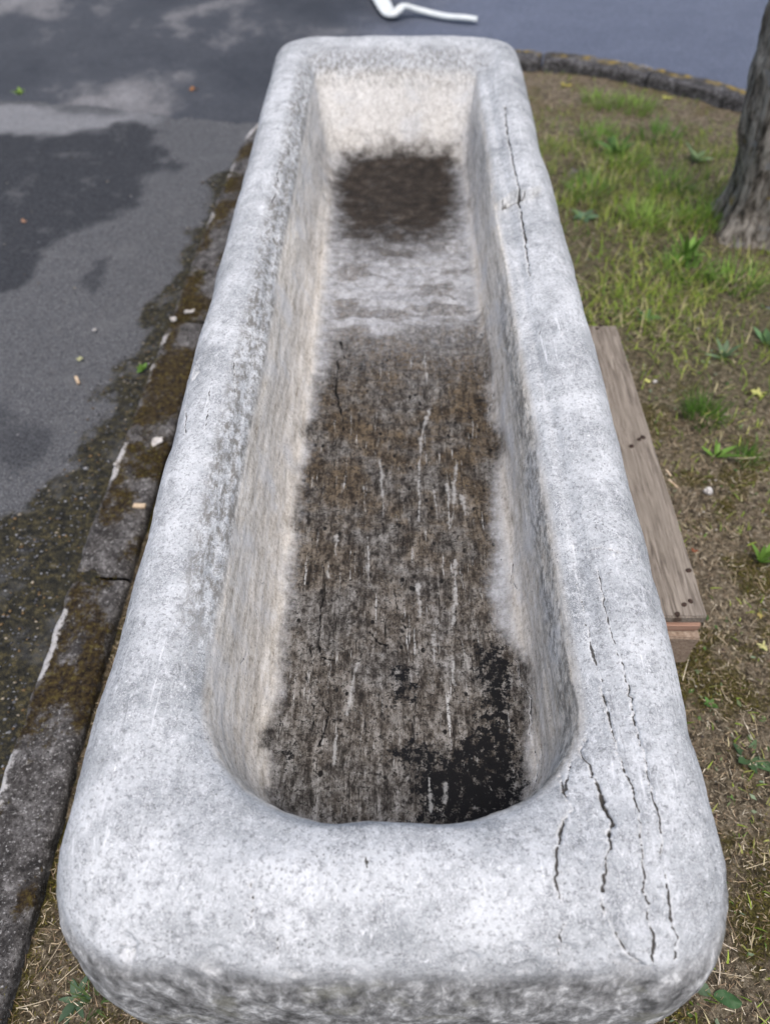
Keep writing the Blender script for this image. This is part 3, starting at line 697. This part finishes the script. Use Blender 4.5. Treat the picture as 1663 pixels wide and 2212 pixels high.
# ------------------------------------------------------------------ pallet under the trough
PT = .147
pal = tag(empty('pallet', (.17, 1.36, GZ)), 'weathered wooden pallet sticking out from under the stone trough', 'pallet')
y0, y1 = .865, 1.865; xr = .657; xl = -.33
def pbox(name, x0, x1, ya, yb, za, zb, mat, seed, amp=.0015, seg=(3, 3, 2), bev=.003, rot=0):
    o = box_mesh(name, x1-x0, yb-ya, zb-za, bev, seg, amp, seed, mat, pal, ((x0+x1)/2-.17, (ya+yb)/2-1.36, za-GZ)); o.rotation_euler.z = rot; return o
for k in range(6):
    w_ = .135; gap = (xr-xl-6*w_)/5; a = xr-w_-k*(w_+gap)
    b = pbox('deck_board', a, a+w_, y0+.004*(k % 2), y1-.003*(k % 3), PT-.023, PT, M['wood'], 600+k, seg=(6, 40, 1), rot=.006 if k == 0 else 0)
    if k == 0: deck = b
for k, yc in enumerate((y0+.05, (y0+y1)/2, y1-.05)):
    pbox('cross_board', xl, xr-.004, yc-.055, yc+.05, PT-.0475, PT-.0235, M['lath'], 620+k, seg=(20, 3, 1))
    for j, xc in enumerate((xr-.054, (xl+xr)/2, xl+.054)):
        pbox('block', xc-.05, xc+.0515, yc-.072, yc+.05, GZ+.022, PT-.048, M['block'], 630+k*3+j, .003, (5, 5, 5))
for j, xc in enumerate((xr-.054, (xl+xr)/2, xl+.054)):
    pbox('bottom_board', xc-.049, xc+.045, y0+.004, y1-.004, GZ-.012, GZ+.0215, M['wood'], 650+j, seg=(4, 30, 1))
def nail_mesh():
    import bmesh
    bm = bmesh.new(); bmesh.ops.create_cone(bm, cap_ends=True, segments=12, radius1=.0072, radius2=.0056, depth=.003)
    for v in bm.verts: v.co.x *= 1+.15*math.sin(v.co.y*900)
    me = bpy.data.meshes.new('nail'); bm.to_mesh(me); bm.free(); me.materials.append(M['iron']); return me
nm = nail_mesh()
dc = Vector(deck.location)
for px, py in c4([(590, 1706), (622, 1662), (652, 1646), (416, 878), (434, 868), (380, 910), (283, 302), (236, 338), (222, 352), (645, 1500)]):
    p = at(px, py, PT); o = bpy.data.objects.new('nail', nm); C.objects.link(o); o.parent = deck
    o.location = (p[0]-.17-dc.x, p[1]-1.36-dc.y, .0232); o.scale = (random.uniform(.8, 1.25), random.uniform(.8, 1.2), 1); o.rotation_euler.z = random.random()*6
# splinters along the board edge
for a, b in ((c4([(545, 1020)])[0], c4([(560, 1060)])[0]), (c4([(555, 1065)])[0], c4([(592, 1115)])[0])):
    A, B = at(*a, PT-.02), at(*b, PT-.03); d = B-A; L = np.linalg.norm(d)
    o = box_mesh('splinter', .005, L, .004, .001, (1, 4, 1), .0008, 3, M['chip'], deck, tuple((A+B)/2-np.array([.17+dc.x, 1.36+dc.y, dc.z+GZ])))
    o.rotation_euler.z = math.atan2(-d[0], d[1])

# ------------------------------------------------------------------ tree
tree = tag(empty('tree', (1.42, 2.72, GZ)), 'dark barked tree trunk leaning slightly, rooted in the grass verge', 'tree')
zs = np.concatenate([np.linspace(-.06, 1.2, 110), np.linspace(1.25, 6.0, 70)])
def trunk_c(z): return np.interp(z, [-.06, .06, .32, .68, 1.5, 3, 6], [1.425, 1.42, 1.352, 1.298, 1.27, 1.5, 1.9]), np.interp(z, [-.06, 1.5, 3, 6], [2.74, 2.76, 3.0, 3.3])
na = 120; ang = np.linspace(0, 2*math.pi, na, endpoint=False)
Z, A = np.meshgrid(zs, ang, indexing='ij'); cx, cy = trunk_c(Z)
rad = np.interp(Z, [-.06, .0, .1, .25, .7, 1.5, 3, 6], [.215, .19, .158, .146, .139, .13, .11, .03])
rad = rad+.028*np.exp(-np.maximum(Z, 0)/.10)*np.cos(A*5+.6)
P = np.stack([cx+rad*np.cos(A), cy+rad*np.sin(A), Z], 2).reshape(-1, 3)
bd = (fbm(P, (28, 28, 6), 4, 701, .6)-.5)*.035+(fbm(P, 5, 2, 703)-.5)*.03
P[:, 0] += bd*np.cos(A.ravel()); P[:, 1] += bd*np.sin(A.ravel())
tl = np.array([1.42, 2.72, GZ])
mesh_np('trunk', P-tl, [quads(len(zs), na)[:, ::-1][:, ::-1], [list(range((len(zs)-1)*na, len(zs)*na))]], M['bark'], tree)
def tube(pts, r0, r1, seg=8, k=14):
    pts = resample(np.array(pts), k); n_ = len(pts); T = np.gradient(pts, axis=0); T /= np.linalg.norm(T, axis=1, keepdims=True)
    up = np.array([0, 0, 1.]) if abs(T[0, 2]) < .9 else np.array([1., 0, 0])
    U = np.cross(T, up); U /= np.linalg.norm(U, axis=1, keepdims=True); Wv = np.cross(T, U)
    r = np.linspace(r0, r1, n_)[:, None, None]; a = np.linspace(0, 2*math.pi, seg, endpoint=False)
    return (pts[:, None]+r*(U[:, None]*np.cos(a)[None, :, None]+Wv[:, None]*np.sin(a)[None, :, None])).reshape(-1, 3), n_, seg
limbs = []
for k in range(9):
    z = random.uniform(3.6, 5.6); x, y = trunk_c(z); a = k*2.4+.3; L = random.uniform(1.0, 1.7)
    p0 = np.array([x, y, z]); p1 = p0+[math.cos(a)*L*.5, math.sin(a)*L*.5, L*.35]; p2 = p0+[math.cos(a)*L, math.sin(a)*L, L*.8]
    TV, n_, sg = tube([p0, p1, p2], .045, .012)
    mesh_np('limb', TV-tl, [quads(n_, sg)], M['bark'], tree); limbs.append((p0, p1, p2))
def leaf_cloud(cent, size, nrm_up=.4):
    n_ = len(cent); d = rng.normal(size=(n_, 3)); d /= np.linalg.norm(d, axis=1, keepdims=True)
    e = np.cross(d, rng.normal(size=(n_, 3))); e /= np.linalg.norm(e, axis=1, keepdims=True); s_ = (size*rng.uniform(.6, 1.3, n_))[:, None]
    f = np.cross(d, e)
    Vv = np.stack([cent-d*s_, cent+e*s_*.5+f*s_*.1, cent+d*s_, cent-e*s_*.5+f*s_*.1], 1).reshape(-1, 3)
    return Vv, np.arange(n_*4).reshape(-1, 4)
cent = []
for p0, p1, p2 in limbs:
    for q in range(14):
        t = random.uniform(.3, 1.1); c = p0*(1-t)**2+2*p1*t*(1-t)+p2*t*t if t < 1 else p2
        c = c+np.array([random.gauss(0, .22), random.gauss(0, .22), random.gauss(.05, .18)])
        cent.append(c+rng.normal(size=(34, 3))*.11)
cent = np.vstack(cent); LV, LF = leaf_cloud(cent, .05)
tint = np.repeat(np.array([.05, .085, .02])*rng.uniform(.6, 1.5, (len(cent), 1)), 4, axis=0)
mesh_np('crown', LV-tl, LF, M['leaf'], tree, smooth=False, attrs={'tint': tint})

# ------------------------------------------------------------------ verge vegetation (stuff)
def sample_island(nn, x0, x1, ya, yb, wfun=None):
    Q = np.stack([rng.uniform(x0, x1, nn), rng.uniform(ya, yb, nn), np.zeros(nn)], 1)
    k = inside(Q, island) & (sdist(Q, island) > .07)
    if wfun is not None: k &= rng.random(nn) < wfun(Q)
    Q = Q[k]; Q[:, 2] = soil_z(Q); return Q
def blades(B, L, w, az, lean, curl, tint, seg=3):
    """curved tapered blades; lean 0 upright .. pi/2 flat"""
    n_ = len(B); t = np.linspace(0, 1, seg+1)[None, :, None]
    h = np.stack([np.cos(az), np.sin(az), 0*az], 1)[:, None]; s_ = np.stack([-np.sin(az), np.cos(az), 0*az], 1)[:, None]
    ang_ = lean[:, None]+curl[:, None]*np.linspace(0, 1, seg+1)[None]
    st = L[:, None]/seg; dxy = np.cumsum(np.sin(ang_)*st, 1)-np.sin(ang_[:, :1])*st; dz = np.cumsum(np.cos(ang_)*st, 1)-np.cos(ang_[:, :1])*st
    dz = np.maximum(dz, .0005)
    cen_ = B[:, None]+h*dxy[:, :, None]+np.array([0, 0, 1.])*dz[:, :, None]
    wd = (w[:, None]*(1-np.linspace(0, 1, seg+1)[None]**1.8*.92))[:, :, None]
    Vv = np.stack([cen_-s_*wd/2, cen_+s_*wd/2], 2).reshape(n_, -1, 3)
    k = 2*(seg+1); base = (np.arange(n_)*k)[:, None]
    fs = np.concatenate([base+np.array([2*i, 2*i+1, 2*i+3, 2*i+2])[None] for i in range(seg)], 0)
    return Vv.reshape(-1, 3), fs, np.repeat(tint, k, axis=0)
def tints(n_, cols, p=None):
    cols = np.array(cols); c = cols[rng.choice(len(cols), n_, p=p)]; return c*rng.uniform(.65, 1.35, (n_, 1))
# green grass
def gw(Q):
    d = sstep(.40, .62, fbm(Q*[1, 1, 0], 3.2, 3, 811)); g = green_density(Q); return np.clip(g*(.16+.84*d)+.16*sstep(.42, .6, fbm(Q*[1, 1, 0], 8, 3, 812))+.05*(Q[:, 1] > 2.8)+.02, 0, 1)
B = sample_island(90000, .2, 3.2, .05, 4.3, gw); nB = len(B)
o = blades(B, rng.uniform(.02, .075, nB)*(0.45+.55*green_density(B)), rng.uniform(.002, .0045, nB), rng.uniform(0, 6.28, nB), rng.uniform(.05, .7, nB), rng.uniform(.1, 1.3, nB),
           tints(nB, [(.22, .33, .045), (.31, .40, .06), (.42, .43, .13), (.15, .26, .05), (.58, .51, .30)], [.28, .26, .2, .10, .16]))
tag(mesh_np('grass', o[0], o[1], M['grass'], smooth=False, attrs={'tint': o[2]}), 'thin green grass growing over the verge beside the trough', 'grass', kind='stuff')
# dry straw and litter
def sw(Q): return np.where(Q[:, 1] < 1.7, 1.0, .75)
parts = []
for (nn, x0, x1, ya, yb) in ((24000, .35, 1.3, .02, 1.7), (7000, -.64, -.25, .0, 1.0), (26000, .4, 2.6, 1.6, 4.3)):
    B = sample_island(nn, x0, x1, ya, yb, sw); nB = len(B); B[:, 2] += rng.uniform(.000, .006, nB)
    parts.append(blades(B, rng.uniform(.004, .020, nB)*np.where(rng.random(nB) < .05, 3.2, 1), rng.uniform(.0006, .0016, nB), rng.uniform(0, 6.28, nB), rng.uniform(1.1, 1.6, nB), rng.uniform(-.5, .5, nB),
                 tints(nB, [(.36, .285, .18), (.50, .42, .29), (.24, .17, .105), (.10, .07, .045), (.62, .55, .42)], [.27, .15, .28, .24, .06])))
off = 0; VV, FF, TT = [], [], []
for v_, f_, t_ in parts: VV.append(v_); FF.append(f_+off); TT.append(t_); off += len(v_)
tag(mesh_np('straw_litter', np.vstack(VV), np.vstack(FF), M['straw'], smooth=False, attrs={'tint': np.vstack(TT)}), 'dry straw and dead grass scattered over the soil', 'straw', kind='stuff')
# moss
parts = []
for (nn, x0, x1, ya, yb) in ((46000, .35, 1.3, .02, 1.7), (30000, -.64, -.2, .0, .9), (16000, .5, 2.4, 1.6, 4.2)):
    B = sample_island(nn, x0, x1, ya, yb, lambda Q: moss_map(Q)**1.5); nB = len(B)
    parts.append(blades(B, rng.uniform(.003, .009, nB), rng.uniform(.0010, .0022, nB), rng.uniform(0, 6.28, nB), rng.uniform(.0, .9, nB), rng.uniform(.0, .8, nB),
                 tints(nB, [(.085, .080, .012), (.14, .125, .02), (.05, .05, .010), (.19, .16, .03), (.09, .06, .02)]), seg=1))
off = 0; VV, FF, TT = [], [], []
for v_, f_, t_ in parts: VV.append(v_); FF.append(f_+off); TT.append(t_); off += len(v_)
tag(mesh_np('moss', np.vstack(VV), np.vstack(FF), M['straw'], smooth=False, attrs={'tint': np.vstack(TT)}), 'olive green moss cushions on the soil', 'moss', kind='stuff')
Q = np.stack([rng.uniform(-.77, -.55, 60000), rng.uniform(.0, 3.2, 60000), np.zeros(60000)], 1)
dk_ = seg_dist(Q[:, :2], kpath[:130]); mk = sstep(.36, .62, fbm(Q*[1.4, 1, 0], 7.0, 4, 73))*sstep(.070, .045, dk_)
Q = Q[(rng.random(len(Q)) < .9*mk)]; Q[:, 2] = .002+(fbm(Q, 12, 3, 113)-.5)*.010; nB = len(Q)
b_ = blades(Q, rng.uniform(.003, .010, nB), rng.uniform(.0012, .0026, nB), rng.uniform(0, 6.28, nB), rng.uniform(.1, 1.1, nB), rng.uniform(.0, .8, nB),
            tints(nB, [(.045, .028, .008), (.075, .05, .012), (.10, .088, .016), (.02, .012, .006), (.14, .13, .03)], [.3, .28, .15, .2, .07]), seg=1)
tag(mesh_np('kerb_moss', b_[0], b_[1], M['straw'], smooth=False, attrs={'tint': b_[2]}), 'brown and olive moss growing on the kerb stones', 'moss', kind='stuff')
# small creeping leaves
B = sample_island(9000, .35, 2.6, .05, 4.0, lambda Q: np.clip(.10+.9*sstep(.5, .66, fbm(Q*[1, 1, 0], 6, 3, 821)), 0, 1)); B[:, 2] += .004
LV, LF = leaf_cloud(B, .0075); LV[:, 2] = np.repeat(B[:, 2], 4)+(LV[:, 2]-np.repeat(B[:, 2], 4))*.45
tag(mesh_np('ground_cover', LV, LF, M['leaf'], smooth=False, attrs={'tint': np.repeat(tints(len(B), [(.07, .13, .035), (.10, .17, .045), (.16, .20, .09), (.20, .26, .16)]), 4, axis=0)}),
    'small creeping green leaves between the grass', 'ground cover', kind='stuff')
# pebbles
def pebbles(Q, r, tint, flat=.6):
    g = np.array([(0, 0, 1), (1, 0, .25), (.31, .95, .2), (-.81, .59, .3), (-.81, -.59, .2), (.31, -.95, .25), (0, 0, -.6)], float)
    f = np.array([(0, 1, 2), (0, 2, 3), (0, 3, 4), (0, 4, 5), (0, 5, 1), (6, 2, 1), (6, 3, 2), (6, 4, 3), (6, 5, 4), (6, 1, 5)])
    n_ = len(Q); a = rng.uniform(0, 6.28, n_); ca, sa = np.cos(a)[:, None], np.sin(a)[:, None]
    G = g[None]*rng.uniform(.7, 1.3, (n_, 7, 1)); G = np.stack([G[:, :, 0]*ca-G[:, :, 1]*sa, (G[:, :, 0]*sa+G[:, :, 1]*ca)*rng.uniform(.6, 1, (n_, 1)), G[:, :, 2]*flat], 2)
    Vv = (Q[:, None]+G*r[:, None, None]).reshape(-1, 3)
    return Vv, (f[None]+(np.arange(n_)*7)[:, None, None]).reshape(-1, 3), np.repeat(tint, 7, axis=0)
Q = np.stack([rng.uniform(-1.9, -.70, 26000), rng.uniform(.1, 3.4, 26000), np.zeros(26000)], 1)
Qw = Q+np.stack([(fbm(Q, 6, 3, 21)-.5)*.3, (fbm(Q, 6, 3, 22)-.5)*.3, 0*Q[:, 0]], 1)
kk = inside(Q, bay) & (seg_dist(Q[:, :2], kpath[:140]) > .07) & (rng.random(len(Q)) < sstep(-.06, .10, sdist(Qw, mossp))*.55+.008)
Q = Q[kk]; Q[:, 2] = (fbm(Q, 3, 3, 5)-.5)*.012+.001
pb = pebbles(Q, rng.uniform(.0018, .0052, len(Q))*np.where(rng.random(len(Q)) < .06, 1.7, 1), tints(len(Q), [(.10, .10, .105), (.20, .20, .205), (.05, .05, .052), (.34, .29, .22), (.15, .10, .05)], [.35, .2, .25, .08, .12]))
tag(mesh_np('gravel', pb[0], pb[1], M['pebble'], attrs={'tint': pb[2]}), 'loose gravel washed up on the asphalt along the kerb', 'gravel', kind='stuff')
Q = sample_island(2600, -.64, 1.6, .02, 3.0)
pb = pebbles(Q, rng.uniform(.0015, .005, len(Q)), tints(len(Q), [(.30, .26, .20), (.12, .08, .06), (.40, .37, .32), (.07, .06, .055)]))
tag(mesh_np('soil_crumbs', pb[0], pb[1], M['pebble'], attrs={'tint': pb[2]}), 'small stones and crumbs on the soil', 'pebbles', kind='stuff')

# ------------------------------------------------------------------ single plants, leaves, chips and stones
def leaf_blade(name, L, wd, tint, parent, az, lean, curl, loc=(0, 0, 0), fold=.25, seg=10):
    t = np.linspace(0, 1, seg+1); wv = wd*np.sin(np.pi*np.clip(t*.93+.05, 0, 1)**.85)**.9; wv[0] = wd*.12; wv[-1] = wd*.02
    a = lean+curl*t; st = L/seg; r = np.concatenate([[0], np.cumsum(np.sin(a[:-1])*st)]); z = np.concatenate([[0], np.cumsum(np.cos(a[:-1])*st)])
    V_ = []
    for i in range(seg+1):
        for sd_, k in ((-1, 1), (0, 0), (1, 1)):
            V_.append((r[i]*math.cos(az)-sd_*wv[i]/2*math.sin(az), r[i]*math.sin(az)+sd_*wv[i]/2*math.cos(az), max(z[i], .001)+k*fold*wv[i]/2))
    F_ = []
    for i in range(seg):
        for q in (0, 1): b = i*3+q; F_.append((b, b+1, b+4, b+3))
    tn = np.repeat(np.array(tint)[None]*np.random.default_rng(int(az*100) % 999).uniform(.9, 1.1), len(V_), 0)
    o = mesh_np(name, V_, np.array(F_), M['leaf'], parent, attrs={'tint': tn}); o.location = loc; return o
def rosette(px, py, label, nl, L, wd, tint, lean=(.9, 1.4), cat='weed', name='weed', seed=0, grp=None, z=None):
    R_ = random.Random(seed+1); p = at(px, py, GZ if z is None else z)
    if z is None: p[2] = soil_z(p[None]*[1, 1, 0])[0]-.002
    e = tag(empty(name, p), label, cat, grp)
    for k in range(nl):
        leaf_blade('leaf', L*R_.uniform(.6, 1.1), wd*R_.uniform(.7, 1.15), np.array(tint)*R_.uniform(.7, 1.35), e, k*6.283/nl+R_.uniform(-.4, .4), R_.uniform(*lean), R_.uniform(-.1, .6))
    return e
def tuft(px, py, label, nb, L, spread, tint, seed=0, wd=.0028):
    p = at(px, py, GZ); p[2] = soil_z(p[None]*[1, 1, 0])[0]-.003
    Q = np.zeros((nb, 3)); a = rng.uniform(0, 6.28, nb); r = spread*np.sqrt(rng.random(nb)); Q[:, 0] = r*np.cos(a); Q[:, 1] = r*np.sin(a)
    b = blades(Q, L*rng.uniform(.5, 1.1, nb), wd*rng.uniform(.7, 1.4, nb), a+rng.uniform(-.8, .8, nb), rng.uniform(.05, .5, nb), rng.uniform(.2, 1.2, nb), np.array(tint)*rng.uniform(.6, 1.4, (nb, 1)), seg=4)
    o = mesh_np('grass_tuft', b[0], b[1], M['grass'], smooth=False, attrs={'tint': b[2]}); o.location = p
    return tag(o, label, 'grass tuft', 'grass tufts on the verge')
LG, DG, PG = (.15, .27, .05), (.09, .17, .05), (.24, .33, .15)
rosette(1612, 1640, 'dark green weed with rounded leaves beside the near right side of the trough', 7, .050, .018, (.065, .12, .05), seed=1)
rosette(165, 2160, 'bluish green weed at the near left foot of the trough', 8, .042, .013, (.075, .125, .07), seed=2)
tuft(205, 2165, 'short grass tuft at the near left foot of the trough', 22, .05, .02, (.10, .16, .05))
tuft(1512, 905, 'dense bright grass tuft right of the pallet, below the yellow leaf', 150, .085, .050, (.075, .16, .02))
rosette(1545, 985, 'upright broad leaved weed between the dense grass tuft and the white stone', 6, .075, .014, LG, (.3, 1.2), seed=4)
tuft(1608, 1000, 'small grass tuft right of the broad leaved weed above the white stone', 70, .06, .03, (.085, .17, .03))
rosette(1560, 775, 'pale leaved weed above the dense grass tuft', 6, .075, .019, (.14, .21, .11), (.4, 1.3), seed=5)
rosette(1655, 740, 'large weed at the right edge of the picture near the tree foot', 8, .085, .022, (.10, .19, .08), (.6, 1.3), seed=6)
rosette(1640, 1215, 'bright green long leaved weed at the right edge, level with the pallet end', 7, .075, .013, LG, (.3, 1.0), seed=7)
rosette(1580, 1730, 'tiny clover plant by the near right side of the trough', 5, .014, .009, (.10, .18, .04), seed=8)
rosette(1530, 1525, 'small clover below the pallet block', 6, .018, .011, (.085, .17, .04), seed=9)
rosette(1395, 690, 'low green weed beside the far end of the pallet board', 7, .06, .016, DG, seed=10)
rosette(310, 800, 'green seedling growing in the joint left of the kerb', 6, .035, .013, (.14, .26, .05), (.4, 1.2), seed=11, z=.004)
rosette(46, 206, 'green weed in the asphalt seam at the far left', 7, .05, .022, (.20, .30, .07), (.4, 1.2), seed=12, z=.004)
T = [(1290, 300, 'grass clump close to the far right side of the trough'), (1350, 350, 'grass clump in the middle of the far lawn'), (1420, 300, 'grass clump left of the tree trunk at mid height'),
     (1440, 400, 'bright grass clump just left of the tree foot'), (1300, 230, 'grass clump near the far kerb beside the trough'), (1480, 590, 'grass clump in front of the tree foot'), (1590, 610, 'grass clump at the right edge below the tree foot'),
     (1370, 240, 'grass clump near the middle of the far kerb'), (1270, 420, 'grass clump beside the broken step of the rim'), (1520, 480, 'grass clump touching the left root of the tree'), (1390, 480, 'wide grass clump on the verge between trough and tree')]
for i, (x, y, lb) in enumerate(T): tuft(x, y, lb, 110, .09, .09, [(.19, .33, .055), (.26, .38, .08), (.15, .28, .05)][i % 3], wd=.0045)
rosette(1330, 330, 'broad leaved weed in the far lawn', 9, .10, .03, (.09, .18, .05), (.5, 1.2), seed=21)
rosette(1260, 470, 'bluish clover patch beside the trough at the step', 10, .06, .03, (.12, .20, .11), (.8, 1.4), seed=22)
rosette(1480, 560, 'weed with arching leaves left of the tree foot', 9, .12, .022, LG, (.3, 1.0), seed=23)
rosette(1500, 350, 'pale weed left of the lower trunk', 8, .10, .026, PG, (.5, 1.2), seed=24)

def flat_leaf(px, py, label, size, tint, lobes=5, z=None, az=0, name='fallen_leaf'):
    zz = GZ if z is None else z; p = at(px, py, zz)
    if z is None: p[2] = soil_z(p[None]*[1, 1, 0])[0]+.006
    na_ = 40; V_ = [(0, 0, .002)]
    for i in range(na_):
        a = i*2*math.pi/na_; r = size*(.62+.38*math.cos(lobes*a)*(.8 if lobes > 1 else .5)) if lobes > 1 else size*(1 if True else 0)
        x, y = r*math.cos(a), r*math.sin(a)*(.8 if lobes > 1 else .55)
        x, y = x*math.cos(az)-y*math.sin(az), x*math.sin(az)+y*math.cos(az)
        V_.append((x, y, .004*math.sin(a*3+px)+.25*abs(y)*.6))
    F_ = [(0, 1+i, 1+(i+1) % na_) for i in range(na_)]
    o = mesh_np(name, V_, np.array(F_), M['leaf'], None, attrs={'tint': np.repeat(np.array(tint)[None], len(V_), 0)}); o.location = p
    return tag(o, label, 'leaf')
YL = (.62, .62, .20)
flat_leaf(1636, 850, 'bright yellow fallen leaf at the right edge of the picture', .028, YL, 5)
flat_leaf(1397, 824, 'small pale yellow leaf right of the pallet board', .011, YL, 1)
flat_leaf(1643, 1402, 'crumpled yellow leaf at the right edge near the pallet block', .017, (.52, .50, .22), 5)
flat_leaf(1643, 1330, 'small ochre leaf at the right edge above the crumpled yellow leaf', .012, (.45, .36, .12), 3)
flat_leaf(1572, 2158, 'green oval leaf lying on the soil near the bottom right corner', .022, (.055, .12, .045), 1, az=-.35)
flat_leaf(1512, 2132, 'grey green leaf against the near right foot of the trough', .020, (.10, .15, .085), 1, az=-.6)
flat_leaf(1440, 213, 'yellow leaf on the grass near the far kerb', .030, (.62, .60, .16), 5)
flat_leaf(1220, 190, 'yellow leaf between trough and far kerb', .035, (.50, .42, .10), 3)
flat_leaf(418, 192, 'orange brown leaf on the dark asphalt behind the seam', .030, (.32, .15, .06), 3, z=-.040)
flat_leaf(173, 775, 'small yellowish leaf on the grey asphalt above the wood chip', .012, (.40, .40, .22), 1, z=.006)
flat_leaf(52, 478, 'small brown leaf on the dark tar patch', .016, (.38, .22, .14), 3, z=.006)
flat_leaf(1497, 1193, 'small red brown leaf on the soil right of the pallet', .010, (.25, .07, .03), 3)
def chunk(name, px, py, z, s, label, cat, mat, rot, seed, grp=None, amp=.003):
    p = at(px, py, z); o = box_mesh(name, *s, min(s)*(.16 if name == 'wood_chip' else .30), (6, 6, 4), amp*1.3, seed, mat, None, tuple(p), 1.6/max(s)); o.rotation_euler = (.06, .04, rot); return tag(o, label, cat, grp)
chunk('stone', 1527, 1064, GZ, (.022, .020, .016), 'small square white stone on the soil right of the pallet', 'stone', M['whitestone'], .2, 3)
chunk('wood_chip', 168, 822, .003, (.009, .034, .007), 'pale wood chip lying on the grey asphalt', 'wood chip', M['chip'], .55, 5, 'wood chips')
chunk('wood_chip', 303, 1095, .010, (.032, .013, .008), 'pale wood chip on the mossy kerb against the trough', 'wood chip', M['chip'], -.12, 6, 'wood chips')
chunk('stone', 255, 1001, .006, (.010, .024, .008), 'white sliver of stone on the left edge of the kerb', 'stone', M['whitestone'], -.4, 7)
chunk('stone', 374, 692, .006, (.020, .018, .010), 'white lump of stone at a joint of the kerb', 'stone', M['whitestone'], .3, 8, amp=.006)
chunk('stone', 412, 675, .006, (.032, .014, .006), 'flat white stone on the kerb beside the trough', 'stone', M['whitestone'], .1, 9, amp=.006)
chunk('stone', 340, 953, .008, (.028, .022, .006), 'flat grey stone flake on the kerb close to the trough', 'stone', M['whitestone'], .4, 10, amp=.007)
chunk('stone', 205, 714, .003, (.012, .010, .006), 'small white pebble on the grey asphalt', 'stone', M['whitestone'], .4, 11)
chunk('stone', 1413, 826, GZ, (.010, .010, .008), 'tiny white pebble right of the pallet board', 'stone', M['whitestone'], .9, 12)
chunk('stone', 1538, 1985, GZ, (.016, .022, .010), 'brown pebble by the near right side of the trough', 'stone', mat_plain('brown_stone', (.16, .11, .075), (.27, .20, .15), 60), .5, 13)
# stalks
def stalk(pts, r, label, tint, zs_):
    P_ = [at(x, y, GZ+z) for (x, y), z in zip(pts, zs_)]; TV, n_, sg = tube(P_, r, r*.5, 5, 6)
    b = P_[0]; o = mesh_np('dry_stalk', TV-b, [quads(n_, sg)], M['straw'], attrs={'tint': np.repeat(np.array(tint)[None], len(TV), 0)}); o.location = b
    return tag(o, label, 'stalk', 'dry stalks')
ST = (.48, .40, .28)
stalk([(1573, 1005-16), (1610, 990), (1663, 985)], .0016, 'long dry stalk at the right edge right of the dense grass tuft', ST, (.015, .02, .02))
stalk([(1500, 2090), (1560, 2102), (1626, 2113)], .0009, 'long dry stalk near the bottom right corner', ST, (.012, .015, .012))
stalk([(1545, 2012), (1558, 2035), (1592, 2055)], .0011, 'curved pale stalk touching the near right side of the trough', (.55, .48, .38), (.014, .018, .012))
stalk([(1549, 2062), (1554, 2090), (1551, 2127)], .0016, 'thick short pale stalk by the near right foot of the trough', (.58, .50, .40), (.010, .014, .010))
stalk([(158, 1985), (130, 2040), (92, 2100)], .0008, 'long dry stalk crossing the moss at the near left', ST, (.014, .02, .012))
stalk([(36, 2178), (75, 2168), (110, 2158)], .0009, 'dry stalk low on the moss at the bottom left', ST, (.012, .014, .012))

# bent white strip on the road behind the trough
pts = [at(815, -30, -.02), at(822, -4, -.015), at(842, 30, -.02), at(858, 24, .0), at(872, 14, .015), at(905, 22, -.01), at(960, 35, -.02), at(1000, 38, -.015), at(1030, 42, -.02)]
TV, n_, sg = tube(pts, .032, .026, 12, 8)
wid = np.interp(np.arange(n_), [0, 14, 22, 34, n_-1], [1.9, 1.5, 1.0, .9, .9])
cen_ = TV.reshape(n_, sg, 3).mean(1, keepdims=True); G = TV.reshape(n_, sg, 3)-cen_
G[:, :, :2] *= wid[:, None, None]; G[:, :, 2] *= .55
TV = (cen_+G).reshape(-1, 3); b = pts[-1]
o = mesh_np('white_strip', TV-b, [quads(n_, sg), [list(range(sg))], [list(range((n_-1)*sg, n_*sg))[::-1]]], M['white']); o.location = b
tag(o, 'bent white plastic strip lying on the road behind the trough', 'strip')
